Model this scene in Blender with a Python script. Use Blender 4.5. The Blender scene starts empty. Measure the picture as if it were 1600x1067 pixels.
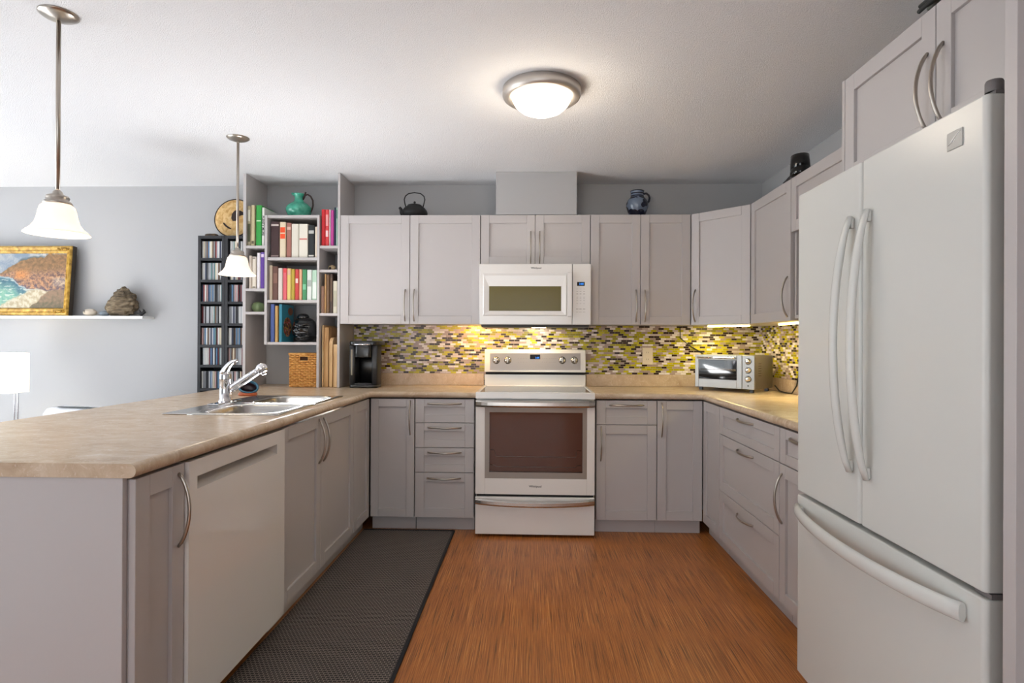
import bpy, bmesh, math, random
from mathutils import Matrix, Vector, noise
R = random.Random(7)
S = bpy.context.scene
COL = S.collection
PI = math.pi

# ------------------------------------------------------------------ camera
F, YAW, PITCH, ROLL, CD, CH = 923.28, 0.0334, 0.0016, 0.0046, 4.4551, 1.240
def _axes():
    cy, sy = math.cos(YAW), math.sin(YAW)
    cp, sp = math.cos(PITCH), math.sin(PITCH)
    cr, sr = math.cos(ROLL), math.sin(ROLL)
    X = Vector((cy, sy, 0)); Y = Vector((-sy, cy, 0)); Z = Vector((0, 0, 1))
    Y2 = cp * Y + sp * Z; Z2 = -sp * Y + cp * Z
    return cr * X + sr * Z2, Y2, -sr * X + cr * Z2
AX, AY, AZ = _axes()
EYE = Vector((0, -CD, CH))
cam_d = bpy.data.cameras.new('camera'); cam = bpy.data.objects.new('camera', cam_d); COL.objects.link(cam)
cam_d.sensor_width = 36; cam_d.lens = F / 1600 * 36; cam_d.clip_start = 0.05
M4 = Matrix((AX, AZ, -AY)).transposed().to_4x4(); M4.translation = EYE
cam.matrix_world = M4
S.camera = cam
def at(u, v, ax, val):
    """the place on the plane ax = val that lies along a sight line of the survey photograph"""
    d = AX * ((u - 800) / F) + AY + AZ * (-(v - 533.5) / F)
    i = 'xyz'.index(ax)
    return EYE + d * ((val - EYE[i]) / d[i])

# ------------------------------------------------------------------ light
S.view_settings.view_transform = 'Standard'; S.view_settings.look = 'None'
S.view_settings.gamma = 1; S.view_settings.exposure = 0.0
W = bpy.data.worlds.new('sky'); S.world = W; W.use_nodes = True
W.node_tree.nodes['Background'].inputs[0].default_value = (0.80, 0.90, 1.0, 1)
W.node_tree.nodes['Background'].inputs[1].default_value = 1.2
def area(name, loc, rot, sx, sy, power, col=(1, 1, 1)):
    l = bpy.data.lights.new(name, 'AREA'); l.shape = 'RECTANGLE'; l.size = sx; l.size_y = sy; l.energy = power; l.color = col
    o = bpy.data.objects.new(name, l); COL.objects.link(o); o.location = loc; o.rotation_euler = rot
    return o
def point(name, loc, power, rad, col):
    l = bpy.data.lights.new(name, 'POINT'); l.energy = power; l.shadow_soft_size = rad; l.color = col
    o = bpy.data.objects.new(name, l); COL.objects.link(o); o.location = loc
    return o
# daylight just inside the living-room window, the patio window behind the camera
area('window_daylight', (-6.35, -3.0, 1.35), (0, -PI / 2, 0), 1.8, 3.4, 80, (0.90, 0.96, 1.0))
area('patio_daylight', (-1.2, -7.65, 1.25), (PI / 2, 0, 0), 3.6, 2.1, 48, (0.95, 0.98, 1.0))
sl = bpy.data.lights.new('sun', 'SUN'); sl.energy = 51; sl.angle = 0.009; sl.color = (0.97, 0.98, 1.0)
so = bpy.data.objects.new('sun', sl); COL.objects.link(so)          # low sun through the living-room window
area('sink_bounce_fill', (-1.30, -1.24, 0.895), (PI + 0.30, 0.30, 0), 0.36, 0.40, 18, (0.97, 0.98, 1.0))      # added upward lamp, stands in for sun bounced off the steel sink
so.rotation_euler = Vector((math.cos(math.radians(36)), 0.08, -math.sin(math.radians(36)))).to_track_quat('-Z', 'Y').to_euler()

# ------------------------------------------------------------------ materials
def lin(c):
    return tuple((x / 255 / 12.92 if x / 255 <= 0.04045 else ((x / 255 + 0.055) / 1.055) ** 2.4) for x in c) + (1,)
MATS = {}
def mat(name, rgb, rough=0.5, metal=0.0, spec=0.5, emit=None, estr=0.0, coat=0.0, trans=0.0, bump=None):
    if name in MATS: return MATS[name]
    m = bpy.data.materials.new(name); m.use_nodes = True
    b = m.node_tree.nodes['Principled BSDF']
    b.inputs['Base Color'].default_value = lin(rgb); b.inputs['Roughness'].default_value = rough
    b.inputs['Metallic'].default_value = metal; b.inputs['Specular IOR Level'].default_value = spec
    b.inputs['Coat Weight'].default_value = coat; b.inputs['Coat Roughness'].default_value = 0.05
    b.inputs['Transmission Weight'].default_value = trans
    if emit: b.inputs['Emission Color'].default_value = lin(emit); b.inputs['Emission Strength'].default_value = estr
    if bump:
        sc, st = bump
        g = NG(m); n = g.n('ShaderNodeTexNoise', Scale=sc, Detail=3.0); g.l(g.obj, n.inputs['Vector'])
        bp = g.n('ShaderNodeBump', Strength=st, Distance=0.01); g.l(n.outputs['Fac'], bp.inputs['Height']); g.l(bp.outputs[0], b.inputs['Normal'])
    MATS[name] = m
    return m
class NG:
    def __init__(s, m):
        s.t = m.node_tree; s.b = s.t.nodes['Principled BSDF']
        s.tc = s.t.nodes.new('ShaderNodeTexCoord'); s.obj = s.tc.outputs['Object']
    def n(s, typ, **kw):
        x = s.t.nodes.new(typ)
        for k, v in kw.items():
            if k in x.inputs: x.inputs[k].default_value = v
            else: setattr(x, k, v)
        return x
    def l(s, a, b): s.t.links.new(a, b)
    def m(s, op, a, b=0.0, c=0.0):
        x = s.t.nodes.new('ShaderNodeMath'); x.operation = op
        for i, v in enumerate((a, b, c)):
            if hasattr(v, 'is_output'): s.l(v, x.inputs[i])
            else: x.inputs[i].default_value = v
        return x.outputs[0]
    def mapping(s, scale, src=None):
        x = s.n('ShaderNodeMapping'); x.inputs['Scale'].default_value = scale; s.l(src or s.obj, x.inputs['Vector']); return x.outputs[0]
    def ramp(s, fac, stops, interp='LINEAR'):
        x = s.t.nodes.new('ShaderNodeValToRGB'); r = x.color_ramp; r.interpolation = interp
        while len(r.elements) < len(stops): r.elements.new(0.5)
        for e, (p, c) in zip(r.elements, stops): e.position = p; e.color = lin(c)
        s.l(fac, x.inputs[0]); return x.outputs[0]
    def mix(s, fac, a, b, blend='MIX'):
        x = s.t.nodes.new('ShaderNodeMix'); x.data_type = 'RGBA'; x.blend_type = blend
        for v, i in ((fac, 0), (a, 6), (b, 7)):
            if hasattr(v, 'is_output'): s.l(v, x.inputs[i])
            else: x.inputs[i].default_value = v if i == 0 else lin(v)
        return x.outputs[2]
    def bump(s, h, st, dist=0.01):
        x = s.n('ShaderNodeBump', Strength=st, Distance=dist); s.l(h, x.inputs['Height']); s.l(x.outputs[0], s.b.inputs['Normal'])

CAB = mat('cabinet_paint', (187, 182, 181), 0.38)
WALLM = mat('wall_paint', (175, 175, 176), 0.75, bump=(220, 0.04))
CEIL = mat('ceiling_paint', (234, 235, 237), 0.9)
g = NG(CEIL); n = g.n('ShaderNodeTexNoise', Scale=210.0, Detail=3.0, Roughness=0.65); g.l(g.obj, n.inputs['Vector'])
g.bump(g.ramp(n.outputs['Fac'], [(0.35, (0, 0, 0)), (0.7, (255, 255, 255))]), 0.5, 0.008)
WHITE = mat('white_enamel', (234, 231, 227), 0.16, coat=0.3)
FRIDGEM = mat('fridge_enamel', (212, 213, 209), 0.24, spec=0.35)
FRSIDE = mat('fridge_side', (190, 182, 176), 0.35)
NICKEL = mat('brushed_nickel', (178, 170, 160), 0.28, 1.0)
STEEL = mat('brushed_steel', (196, 192, 186), 0.24, 1.0)
CHROME = mat('chrome', (225, 225, 228), 0.06, 1.0)
BLACK = mat('black_plastic', (18, 18, 19), 0.3)
DARK = mat('dark_gap', (16, 14, 13), 0.7)
OVENG = mat('oven_glass', (62, 46, 42), 0.05, coat=0.5)
BLKGLASS = mat('black_glass', (10, 10, 11), 0.04)
TRIMW = mat('white_trim', (238, 238, 236), 0.4)
TOWER = mat('black_tower_wood', (34, 34, 38), 0.45)
PAGE = mat('book_pages', (232, 224, 204), 0.9)
IRON = mat('cast_iron', (14, 14, 14), 0.5, bump=(300, 0.25))

# strand floor: fine streaks that run towards the range
FLOORM = mat('strand_floor', (170, 105, 55), 0.36); g = NG(FLOORM)
n1 = g.n('ShaderNodeTexNoise', Scale=1.0, Detail=5.0, Roughness=0.7); g.l(g.mapping((260, 2.6, 1)), n1.inputs['Vector'])
n2 = g.n('ShaderNodeTexNoise', Scale=1.0, Detail=2.0); g.l(g.mapping((9, 2.2, 1)), n2.inputs['Vector'])
n3 = g.n('ShaderNodeTexNoise', Scale=1.0, Detail=2.0); g.l(g.mapping((430, 3.6, 1)), n3.inputs['Vector'])
c1 = g.ramp(n1.outputs['Fac'], [(0.29, (72, 44, 26)), (0.40, (150, 92, 48)), (0.50, (190, 120, 62)), (0.60, (206, 140, 78)), (0.70, (244, 196, 130))])
c2 = g.ramp(n2.outputs['Fac'], [(0.3, (235, 226, 214)), (0.7, (255, 246, 232))])
c3 = g.mix(1.0, c1, c2, 'MULTIPLY')
c4 = g.mix(g.ramp(n3.outputs['Fac'], [(0.355, (235, 235, 235)), (0.405, (0, 0, 0))]), c3, (58, 40, 28))
g.l(c4, g.b.inputs['Base Color']); g.bump(n1.outputs['Fac'], 0.12, 0.004)

# laminate worktop
LAM = mat('beige_laminate', (190, 168, 142), 0.27); g = NG(LAM)
n1 = g.n('ShaderNodeTexNoise', Scale=7.0, Detail=9.0, Roughness=0.68, Distortion=1.2); g.l(g.mapping((1.0, 2.0, 1.0)), n1.inputs['Vector'])
n2 = g.n('ShaderNodeTexNoise', Scale=34.0, Detail=6.0, Roughness=0.7, Distortion=2.0); g.l(g.obj, n2.inputs['Vector'])
c1 = g.ramp(n1.outputs['Fac'], [(0.3, (178, 154, 128)), (0.48, (196, 174, 148)), (0.62, (206, 186, 162)), (0.75, (218, 202, 182))])
c2 = g.mix(g.ramp(n2.outputs['Fac'], [(0.56, (0, 0, 0)), (0.64, (190, 190, 190)), (0.72, (0, 0, 0))]), c1, (226, 212, 194))
g.l(c2, g.b.inputs['Base Color'])

# glass mosaic: rows of short bricks in five colours
TILE = mat('glass_mosaic', (180, 170, 60), 0.2, spec=0.35); g = NG(TILE)
sx = g.n('ShaderNodeSeparateXYZ'); g.l(g.obj, sx.inputs[0])
p = g.m('SUBTRACT', sx.outputs[0], sx.outputs[1])
RH, CW = 0.0152, 0.0400
r_ = g.m('DIVIDE', sx.outputs[2], RH); row = g.m('FLOOR', r_)
off = g.m('MULTIPLY', g.m('FRACT', g.m('MULTIPLY', row, 0.5)), 1.0)
off2 = g.m('ADD', off, g.m('MULTIPLY', g.m('FRACT', g.m('MULTIPLY', row, 0.381)), 0.34))
c_ = g.m('ADD', g.m('DIVIDE', p, CW), off2); colm = g.m('FLOOR', c_)
cv = g.n('ShaderNodeCombineXYZ'); g.l(colm, cv.inputs[0]); g.l(row, cv.inputs[1])
wn = g.n('ShaderNodeTexWhiteNoise', noise_dimensions='3D'); g.l(cv.outputs[0], wn.inputs['Vector'])
tc = g.ramp(wn.outputs['Value'], [(0.0, (48, 30, 26)), (0.20, (170, 160, 16)), (0.36, (192, 180, 30)), (0.46, (136, 128, 30)), (0.55, (164, 144, 138)), (0.71, (206, 192, 188)), (0.86, (232, 224, 220))], 'CONSTANT')
fr, fc = g.m('FRACT', r_), g.m('FRACT', c_)
mr = g.m('MAXIMUM', g.m('LESS_THAN', fr, 0.10), g.m('LESS_THAN', fc, 0.045))
g.l(g.mix(mr, tc, (176, 166, 140)), g.b.inputs['Base Color'])
g.l(g.m('ADD', g.m('MULTIPLY', mr, 0.6), 0.2), g.b.inputs['Roughness']); g.bump(g.m('SUBTRACT', 1.0, mr), 0.5, 0.002)

# woven runner
RUG = mat('woven_runner', (50, 46, 44), 0.85); g = NG(RUG)
bt = g.n('ShaderNodeTexBrick', offset=0.5, squash=1.0)
bt.inputs['Color1'].default_value = lin((46, 42, 42)); bt.inputs['Color2'].default_value = lin((62, 56, 54)); bt.inputs['Mortar'].default_value = lin((176, 162, 152))
for k, v in (('Scale', 1.0), ('Mortar Size', 0.0022), ('Mortar Smooth', 1.0), ('Brick Width', 0.0165), ('Row Height', 0.0125)): bt.inputs[k].default_value = v
g.l(g.obj, bt.inputs['Vector'])
n1 = g.n('ShaderNodeTexNoise', Scale=260.0); g.l(g.obj, n1.inputs['Vector'])
g.l(g.mix(g.m('MULTIPLY', n1.outputs['Fac'], 0.45), bt.outputs['Color'], (30, 27, 27)), g.b.inputs['Base Color']); g.bump(bt.outputs['Fac'], 0.6, 0.003)

# wood for boards
def wood(name, a, b, c, scale, rough=0.5):
    m = mat(name, b, rough); g = NG(m)
    n1 = g.n('ShaderNodeTexNoise', Scale=1.0, Detail=4.0, Distortion=0.6); g.l(g.mapping(scale), n1.inputs['Vector'])
    g.l(g.ramp(n1.outputs['Fac'], [(0.3, a), (0.5, b), (0.7, c)]), g.b.inputs['Base Color']); return m
BOARD = wood('board_wood', (164, 118, 70), (202, 158, 104), (222, 184, 134), (60, 30, 5))
BOARD2 = wood('pale_board_wood', (190, 150, 100), (216, 178, 128), (230, 198, 152), (50, 20, 4))
BURL = wood('burl_wood', (52, 42, 32), (104, 90, 70), (142, 126, 102), (16, 16, 60), 0.85)
SLAB = wood('dark_slab_wood', (40, 30, 22), (84, 64, 44), (170, 142, 104), (12, 12, 40), 0.6)
WICKER = wood('honey_wicker', (176, 110, 44), (214, 152, 74), (236, 186, 108), (40, 40, 120), 0.5)
GOLD = wood('gilt_frame', (134, 98, 28), (178, 138, 50), (208, 172, 84), (30, 30, 30), 0.35)
STRAW = wood('straw_disc', (186, 142, 80), (214, 176, 116), (228, 198, 146), (34, 34, 34), 0.8)

# ------------------------------------------------------------------ builders
WORLDM = {}
def wm(o): return WORLDM.get(o.name, Matrix())
class MB:
    def __init__(s): s.v = []; s.f = []; s.mi = []; s.sm = []
    def add(s, vs, fs, mi=0, smooth=False):
        b = len(s.v); s.v += [tuple(v) for v in vs]
        for f in fs: s.f.append([b + i for i in f]); s.mi.append(mi); s.sm.append(smooth)
        return s
    def box(s, x0, x1, y0, y1, z0, z1, mi=0, m=None):
        vs = [Vector((x, y, z)) for z in (z0, z1) for y in (y0, y1) for x in (x0, x1)]
        if m: vs = [m @ v for v in vs]
        return s.add(vs, [(0, 2, 3, 1), (4, 5, 7, 6), (0, 1, 5, 4), (2, 6, 7, 3), (0, 4, 6, 2), (1, 3, 7, 5)], mi)
    def prism(s, pts, lo, hi, plane='xy', mi=0, smooth=False):
        def P(a, b, c): return {'xy': (a, b, c), 'xz': (a, c, b), 'yz': (c, a, b)}[plane]
        n = len(pts); vs = [P(a, b, lo) for a, b in pts] + [P(a, b, hi) for a, b in pts]
        s.add(vs, [tuple(range(n - 1, -1, -1)), tuple(range(n, 2 * n))], mi)
        b = len(s.v) - 2 * n
        for i in range(n):
            j = (i + 1) % n; s.f.append([b + i, b + j, b + n + j, b + n + i]); s.mi.append(mi); s.sm.append(smooth)
        return s
    def tube(s, pts, rad, n=10, flat=(1, 1), up=(0, 0, 1), mi=0, cap=True):
        pts = [Vector(p) for p in pts]; N = len(pts)
        if not hasattr(rad, '__len__'): rad = [rad] * N
        up = Vector(up); vs = []
        for i, p in enumerate(pts):
            t = (pts[min(i + 1, N - 1)] - pts[max(i - 1, 0)]).normalized()
            a = t.cross(up)
            if a.length < 1e-3: a = t.cross(Vector((1, 0, 0.01)))
            a.normalize(); b = a.cross(t).normalized()
            for k in range(n):
                th = 2 * PI * k / n
                vs.append(p + a * (math.cos(th) * rad[i] * flat[0]) + b * (math.sin(th) * rad[i] * flat[1]))
        fs = [(i * n + k, i * n + (k + 1) % n, (i + 1) * n + (k + 1) % n, (i + 1) * n + k) for i in range(N - 1) for k in range(n)]
        s.add(vs, fs, mi, True)
        if cap: 
            b = len(s.v) - len(vs)
            s.f.append([b + k for k in range(n - 1, -1, -1)]); s.mi.append(mi); s.sm.append(False)
            s.f.append([b + (N - 1) * n + k for k in range(n)]); s.mi.append(mi); s.sm.append(False)
        return s
    def lathe(s, prof, c=(0, 0, 0), n=32, mi=0, m=None, close=False):
        vs = []
        for r, z in prof:
            for k in range(n):
                v = Vector((r * math.cos(2 * PI * k / n), r * math.sin(2 * PI * k / n), z))
                if m: v = m @ v
                vs.append(v + Vector(c))
        N = len(prof)
        s.add(vs, [(i * n + k, i * n + (k + 1) % n, (i + 1) * n + (k + 1) % n, (i + 1) * n + k) for i in range(N - 1) for k in range(n)], mi, True)
        return s
    def grid(s, fn, nu, nv, mi=0, smooth=True, wrap=False):
        vs = [fn(i / nu, j / nv) for j in range(nv + 1) for i in range(nu + 1)]
        w = nu + 1
        return s.add(vs, [(j * w + i, j * w + i + 1, (j + 1) * w + i + 1, (j + 1) * w + i) for j in range(nv) for i in range(nu)], mi, smooth)
    def build(s, name, mats, parent=None, bevel=0, seg=2, local=False, props=None):
        me = bpy.data.meshes.new(name)
        vs = s.v
        if parent is not None and not local:
            inv = wm(parent).inverted(); vs = [inv @ Vector(v) for v in vs]
        me.from_pydata([tuple(v) for v in vs], [], s.f)
        for m in (mats if isinstance(mats, (list, tuple)) else [mats]): me.materials.append(m)
        me.polygons.foreach_set('material_index', s.mi); me.polygons.foreach_set('use_smooth', s.sm)
        bm = bmesh.new(); bm.from_mesh(me); bmesh.ops.recalc_face_normals(bm, faces=bm.faces); bm.to_mesh(me); bm.free()
        o = bpy.data.objects.new(name, me); COL.objects.link(o)
        if parent is not None: o.parent = parent; WORLDM[o.name] = wm(parent)
        if bevel:
            b = o.modifiers.new('bevel', 'BEVEL'); b.width = bevel; b.segments = seg; b.limit_method = 'ANGLE'; b.angle_limit = math.radians(50); b.harden_normals = False
        if props:
            for k, v in props.items(): o[k] = v
        return o
def tag(o, label, cat, group=None):
    o['label'] = label; o['category'] = cat
    if group: o['group'] = group
    return o
def struct(o): o['kind'] = 'structure'; return o
def thing(name, label, cat, loc=(0, 0, 0), rz=0.0, group=None):
    o = bpy.data.objects.new(name, None); COL.objects.link(o); o.empty_display_size = 0.05
    o.location = loc; o.rotation_euler = (0, 0, rz)
    WORLDM[o.name] = Matrix.Translation(loc) @ Matrix.Rotation(rz, 4, 'Z')
    return tag(o, label, cat, group)
def text(name, body, size, m, material, parent, depth=0.0004, bold=False):
    """lettering as flat mesh; m places its centre, text along +x, reading up along +y"""
    c = bpy.data.curves.new(name, 'FONT'); c.body = body; c.size = size; c.align_x = 'CENTER'; c.align_y = 'CENTER'; c.extrude = depth; c.resolution_u = 2
    if bold: c.offset = size * 0.02
    t = bpy.data.objects.new('tmp', c); COL.objects.link(t)
    dg = bpy.context.evaluated_depsgraph_get(); me = bpy.data.meshes.new_from_object(t.evaluated_get(dg))
    bpy.data.objects.remove(t); bpy.data.curves.remove(c)
    me.name = name; me.transform(wm(parent).inverted() @ m); me.materials.clear(); me.materials.append(material)
    o = bpy.data.objects.new(name, me); COL.objects.link(o); o.parent = parent; WORLDM[o.name] = wm(parent)
    return o
def face_m(pos, normal):
    """matrix that lays text on an upright face with the given outward normal"""
    nrm = Vector(normal).normalized(); up = Vector((0, 0, 1)); x = up.cross(nrm).normalized(); y = nrm.cross(x)
    m = Matrix((x, y, nrm)).transposed().to_4x4(); m.translation = Vector(pos); return m
def lerp(a, b, t): return a + (b - a) * t

# ------------------------------------------------------------------ setting
XL, XR, YB, UD = -1.0595, 1.1027, -0.615, -0.3346
XW, ZC = 1.704, 2.430
UB, UT = 1.366, 2.130
CT = 0.915
def plain(name, boxes, m, **kw):
    b = MB()
    for x in boxes: b.box(*x)
    return struct(b.build(name, m, **kw))
plain('floor', [(-6.6, 1.8, -7.9, 0.1, -0.05, 0)], FLOORM)
plain('floor_carpet', [(-6.49, -2.15, -7.75, -0.002, 0.0005, 0.012)], mat('pale_carpet', (204, 204, 205), 0.95, bump=(300, 0.5)))
plain('ceiling', [(-6.6, 1.8, -7.9, 0.1, ZC, ZC + 0.08)], CEIL)
plain('wall_back', [(-6.6, 1.8, 0, 0.1, 0, ZC)], WALLM)
plain('wall_right', [(XW, XW + 0.1, -7.9, 0, 0, ZC)], WALLM)
plain('wall_left', [(-6.6, -6.5, -7.9, -4.75, 0, ZC), (-6.6, -6.5, -1.25, 0, 0, ZC), (-6.6, -6.5, -4.75, -1.25, 0, 0.42), (-6.6, -6.5, -4.75, -1.25, 2.28, ZC)], WALLM)
plain('wall_front', [(-6.5, -3.05, -7.9, -7.8, 0, ZC), (0.65, XW, -7.9, -7.8, 0, ZC), (-3.05, 0.65, -7.9, -7.8, 2.32, ZC), (-3.05, 0.65, -7.9, -7.8, 0, 0.1)], WALLM)
w = plain('window_1', [(-6.58, -6.51, -4.74, -4.68, 0.43, 2.27), (-6.58, -6.51, -1.32, -1.26, 0.43, 2.27), (-6.58, -6.51, -3.03, -2.97, 0.43, 2.27), (-6.58, -6.51, -4.74, -1.26, 0.43, 0.49), (-6.58, -6.51, -4.74, -1.26, 2.21, 2.27)], TRIMW)
w = plain('window_2', [(-3.04, -2.98, -7.88, -7.82, 0.11, 2.31), (0.58, 0.64, -7.88, -7.82, 0.11, 2.31), (-1.23, -1.17, -7.88, -7.82, 0.11, 2.31), (-3.04, 0.64, -7.88, -7.82, 0.11, 0.19), (-3.04, 0.64, -7.88, -7.82, 2.24, 2.31)], TRIMW)
struct(MB().box(-0.254, 0.308, UD - 0.004, -0.001, UT + 0.002, ZC - 0.001).build('trim_1', WALLM))

# ------------------------------------------------------------------ cabinets
def handle(parent, kind, x, z, L=0.222, out=0.034, y=-0.0005):
    """arched bar pull in the cabinet's own frame (front faces -y)"""
    b = MB(); N = 16; pts = []; rad = []
    for i in range(N + 1):
        t = i / N; s = (t - 0.5) * L; o = y - out * (1 - (2 * t - 1) ** 2) ** 0.85
        pts.append((x, o, z + s) if kind == 'v' else (x + s, o, z)); rad.append(0.0058 if 0 < i < N else 0.0045)
    b.tube(pts, rad, 8, (1.0, 0.75) if kind == 'v' else (0.75, 1.0), up=(1, 0, 0) if kind == 'v' else (0, 0, 1))
    return b.build('handle', NICKEL, parent, local=True)
def front(parent, name, x0, x1, z0, z1, stile=0.058, rail=None, hnd=None, th=0.019):
    rail = rail or stile; b = MB(); e = 0.0004
    b.box(x0, x0 + stile, 0, th, z0, z1).box(x1 - stile, x1, 0, th, z0, z1)
    b.box(x0 + stile + e, x1 - stile - e, 0, th, z0, z0 + rail).box(x0 + stile + e, x1 - stile - e, 0, th, z1 - rail, z1)
    b.box(x0 + stile - .004, x1 - stile + .004, 0.011, th - .002, z0 + rail - .004, z1 - rail + .004)
    d = b.build(name, CAB, parent, bevel=0.0012, seg=1, local=True)
    if hnd: handle(d, *hnd)
    return d
def cabinet(name, label, loc, rz, w, d, z0, z1, fronts, toe=0, body_x=(0, 0), group=None, hollow=False, toe_ext=None):
    t = thing(name, label, 'cabinet', (loc[0], loc[1], 0), rz, group)
    if hollow:
        MB().box(0.001, 0.019, 0.0195, d, z0 + .001, z1 - .0005).box(w - 0.019, w - 0.001, 0.0195, d, z0 + .001, z1 - .0005).box(0.019, w - .019, 0.0195, d, z0 + .001, z0 + .02).box(0.019, w - .019, 0.0195, 0.034, z0 + .02, z1 - .0005).box(0.019, w - .019, d - .012, d, z0 + .02, z1 - .0005).build('carcass', CAB, t, local=True)
    else: MB().box(0.001 + body_x[0], w - 0.001 - body_x[1], 0.0195, d, z0 + 0.001, z1 - 0.0005).build('carcass', CAB, t, local=True)
    if toe: MB().box(0.001, w - 0.001, toe, d, 0.001, z0).build('toe_kick', CAB, t, local=True)
    if toe_ext: MB().box(toe_ext[0], toe_ext[1], toe, toe + .016, 0.001, z0).build('toe_kick', CAB, t, local=True)
    for f in fronts: front(t, **f)
    return t
def D(x0, x1, z0, z1, h=None, **k): return dict(name='door', x0=x0, x1=x1, z0=z0, z1=z1, hnd=h, **k)
def DR(x0, x1, z0, z1, h=None, **k): return dict(name='drawer', x0=x0, x1=x1, z0=z0, z1=z1, hnd=h, **k)
B0, B1 = 0.096, 0.868
LB = 0.09
# back run, left of the range
cabinet('base_cabinet', 'grey base cabinet with one tall door in the inside corner left of the range', (-1.054, YB), 0, 0.291, 0.61, B0, B1,
        [D(0.002, 0.289, B0, B1, ('v', 0.262, 0.745), stile=0.052)], toe=0.06)
cabinet('drawer_cabinet', 'grey base cabinet with four drawers directly left of the white range', (-0.760, YB), 0, 0.388, 0.61, B0, B1,
        [DR(0.002, 0.386, 0.715, B1, ('h', 0.194, 0.838), rail=0.05), DR(0.002, 0.386, 0.553, 0.711, ('h', 0.194, 0.682), rail=0.05),
         DR(0.002, 0.386, 0.391, 0.549, ('h', 0.194, 0.520), rail=0.05), DR(0.002, 0.386, B0, 0.387, ('h', 0.190, 0.352), rail=0.058)], toe=0.06)
# back run, right of the range
cabinet('base_cabinet', 'grey base cabinet with a drawer over one door directly right of the range', (0.420, YB), 0, 0.389, 0.61, B0, B1,
        [DR(0.002, 0.387, 0.713, B1, ('h', 0.194, 0.838), rail=0.05), D(0.002, 0.387, B0, 0.709, ('v', 0.030, 0.588))], toe=0.06)
cabinet('base_cabinet', 'grey base cabinet with one tall door in the inside corner right of the range', (0.810, YB), 0, 0.292, 0.61, B0, B1,
        [D(0.002, 0.290, B0, B1, ('v', 0.030, 0.745))], toe=0.06)
# left run (faces +x): local x runs towards the back wall
def left(y0, y1): return dict(loc=(XL, y0), rz=PI / 2, w=y1 - y0, d=0.60)
def cabL(name, label, y0, y1, fr, **k): return cabinet(name, label, (XL, y0), PI / 2, y1 - y0, 0.60, B0, B1, fr, **k)
cabL('base_cabinet', 'narrow grey filler cabinet at the back end of the sink run', -0.958, YB - 0.004, [D(0.002, 0.337, B0, B1, stile=0.058)], toe=0.06, toe_ext=(0.3385, 0.402))
cabL('sink_cabinet', 'grey two-door base cabinet under the double sink beside the dishwasher', -1.973, -0.960,
     [D(0.002, 0.463, B0, B1, ('v', 0.432, 0.742)), D(0.467, 1.011, B0, B1, ('v', 0.496, 0.742))], toe=0.06, hollow=True)
cabL('base_cabinet', 'narrow grey end cabinet with arched handle nearest the camera left of the dishwasher', -2.905, -2.680,
     [D(0.0, 0.223, B0, B1, ('v', 0.192, 0.732), stile=0.06)], toe=0.06, body_x=(0.0, 0))
t = thing('end_panel', 'large plain grey panel closing the near end of the peninsula', 'panel', (-1.40, -2.915, 0))
MB().box(-2.02, XL - 0.0215, -2.925, -2.9065, 0.001, 0.876).build('panel', CAB, t, bevel=0.001, seg=1)
MB().box(-1.68, -1.6615, -2.9055, -0.04, 0.001, 0.876).build('back_panel', CAB, t)
# right run (faces -x): local x runs towards the camera
def cabR(name, label, y0, y1, fr, **k): return cabinet(name, label, (XR, y0), -PI / 2, y0 - y1, 0.595, B0, B1, fr, **k)
cabR('base_cabinet', 'narrow grey filler cabinet in the corner under the toaster oven', YB - 0.006, -0.950, [D(0.002, 0.327, B0, B1)], toe=0.06, toe_ext=(-0.064, 0.0005))
cabR('drawer_cabinet', 'grey base cabinet with three wide drawers under the right-hand worktop', -0.953, -1.789,
     [DR(0.002, 0.834, 0.714, B1, ('h', 0.418, 0.838), rail=0.045), DR(0.002, 0.834, 0.386, 0.710, ('h', 0.418, 0.673)), DR(0.002, 0.834, B0, 0.382, ('h', 0.418, 0.333))], toe=0.06)
cabR('base_cabinet', 'grey base cabinet with a drawer over a door partly behind the fridge', -1.791, -2.236,
     [DR(0.002, 0.443, 0.714, B1, ('h', 0.222, 0.838), rail=0.045), D(0.002, 0.443, B0, 0.710, ('v', 0.030, 0.56))], toe=0.06)
# wall cabinets
U0, U1 = UB, UT
cabinet('wall_cabinet', 'wide grey two-door wall cabinet between bookshelf and microwave', (-1.352, UD), 0, 0.990, 0.332, U0, U1,
        [D(0.002, 0.492, U0, U1, ('v', 0.462, 1.497)), D(0.496, 0.988, U0, U1, ('v', 0.526, 1.497))])
cabinet('wall_cabinet', 'short grey two-door wall cabinet above the microwave', (-0.360, UD), 0, 0.763, 0.332, 1.780, U1,
        [D(0.002, 0.379, 1.780, U1, ('v', 0.350, 1.903)), D(0.383, 0.761, 1.780, U1, ('v', 0.412, 1.903))])
cabinet('wall_cabinet', 'grey two-door wall cabinet right of the microwave above the outlet', (0.405, UD), 0, 0.690, 0.332, U0, U1,
        [D(0.002, 0.344, U0, U1, ('v', 0.315, 1.497)), D(0.348, 0.688, U0, U1, ('v', 0.377, 1.497))])
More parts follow.
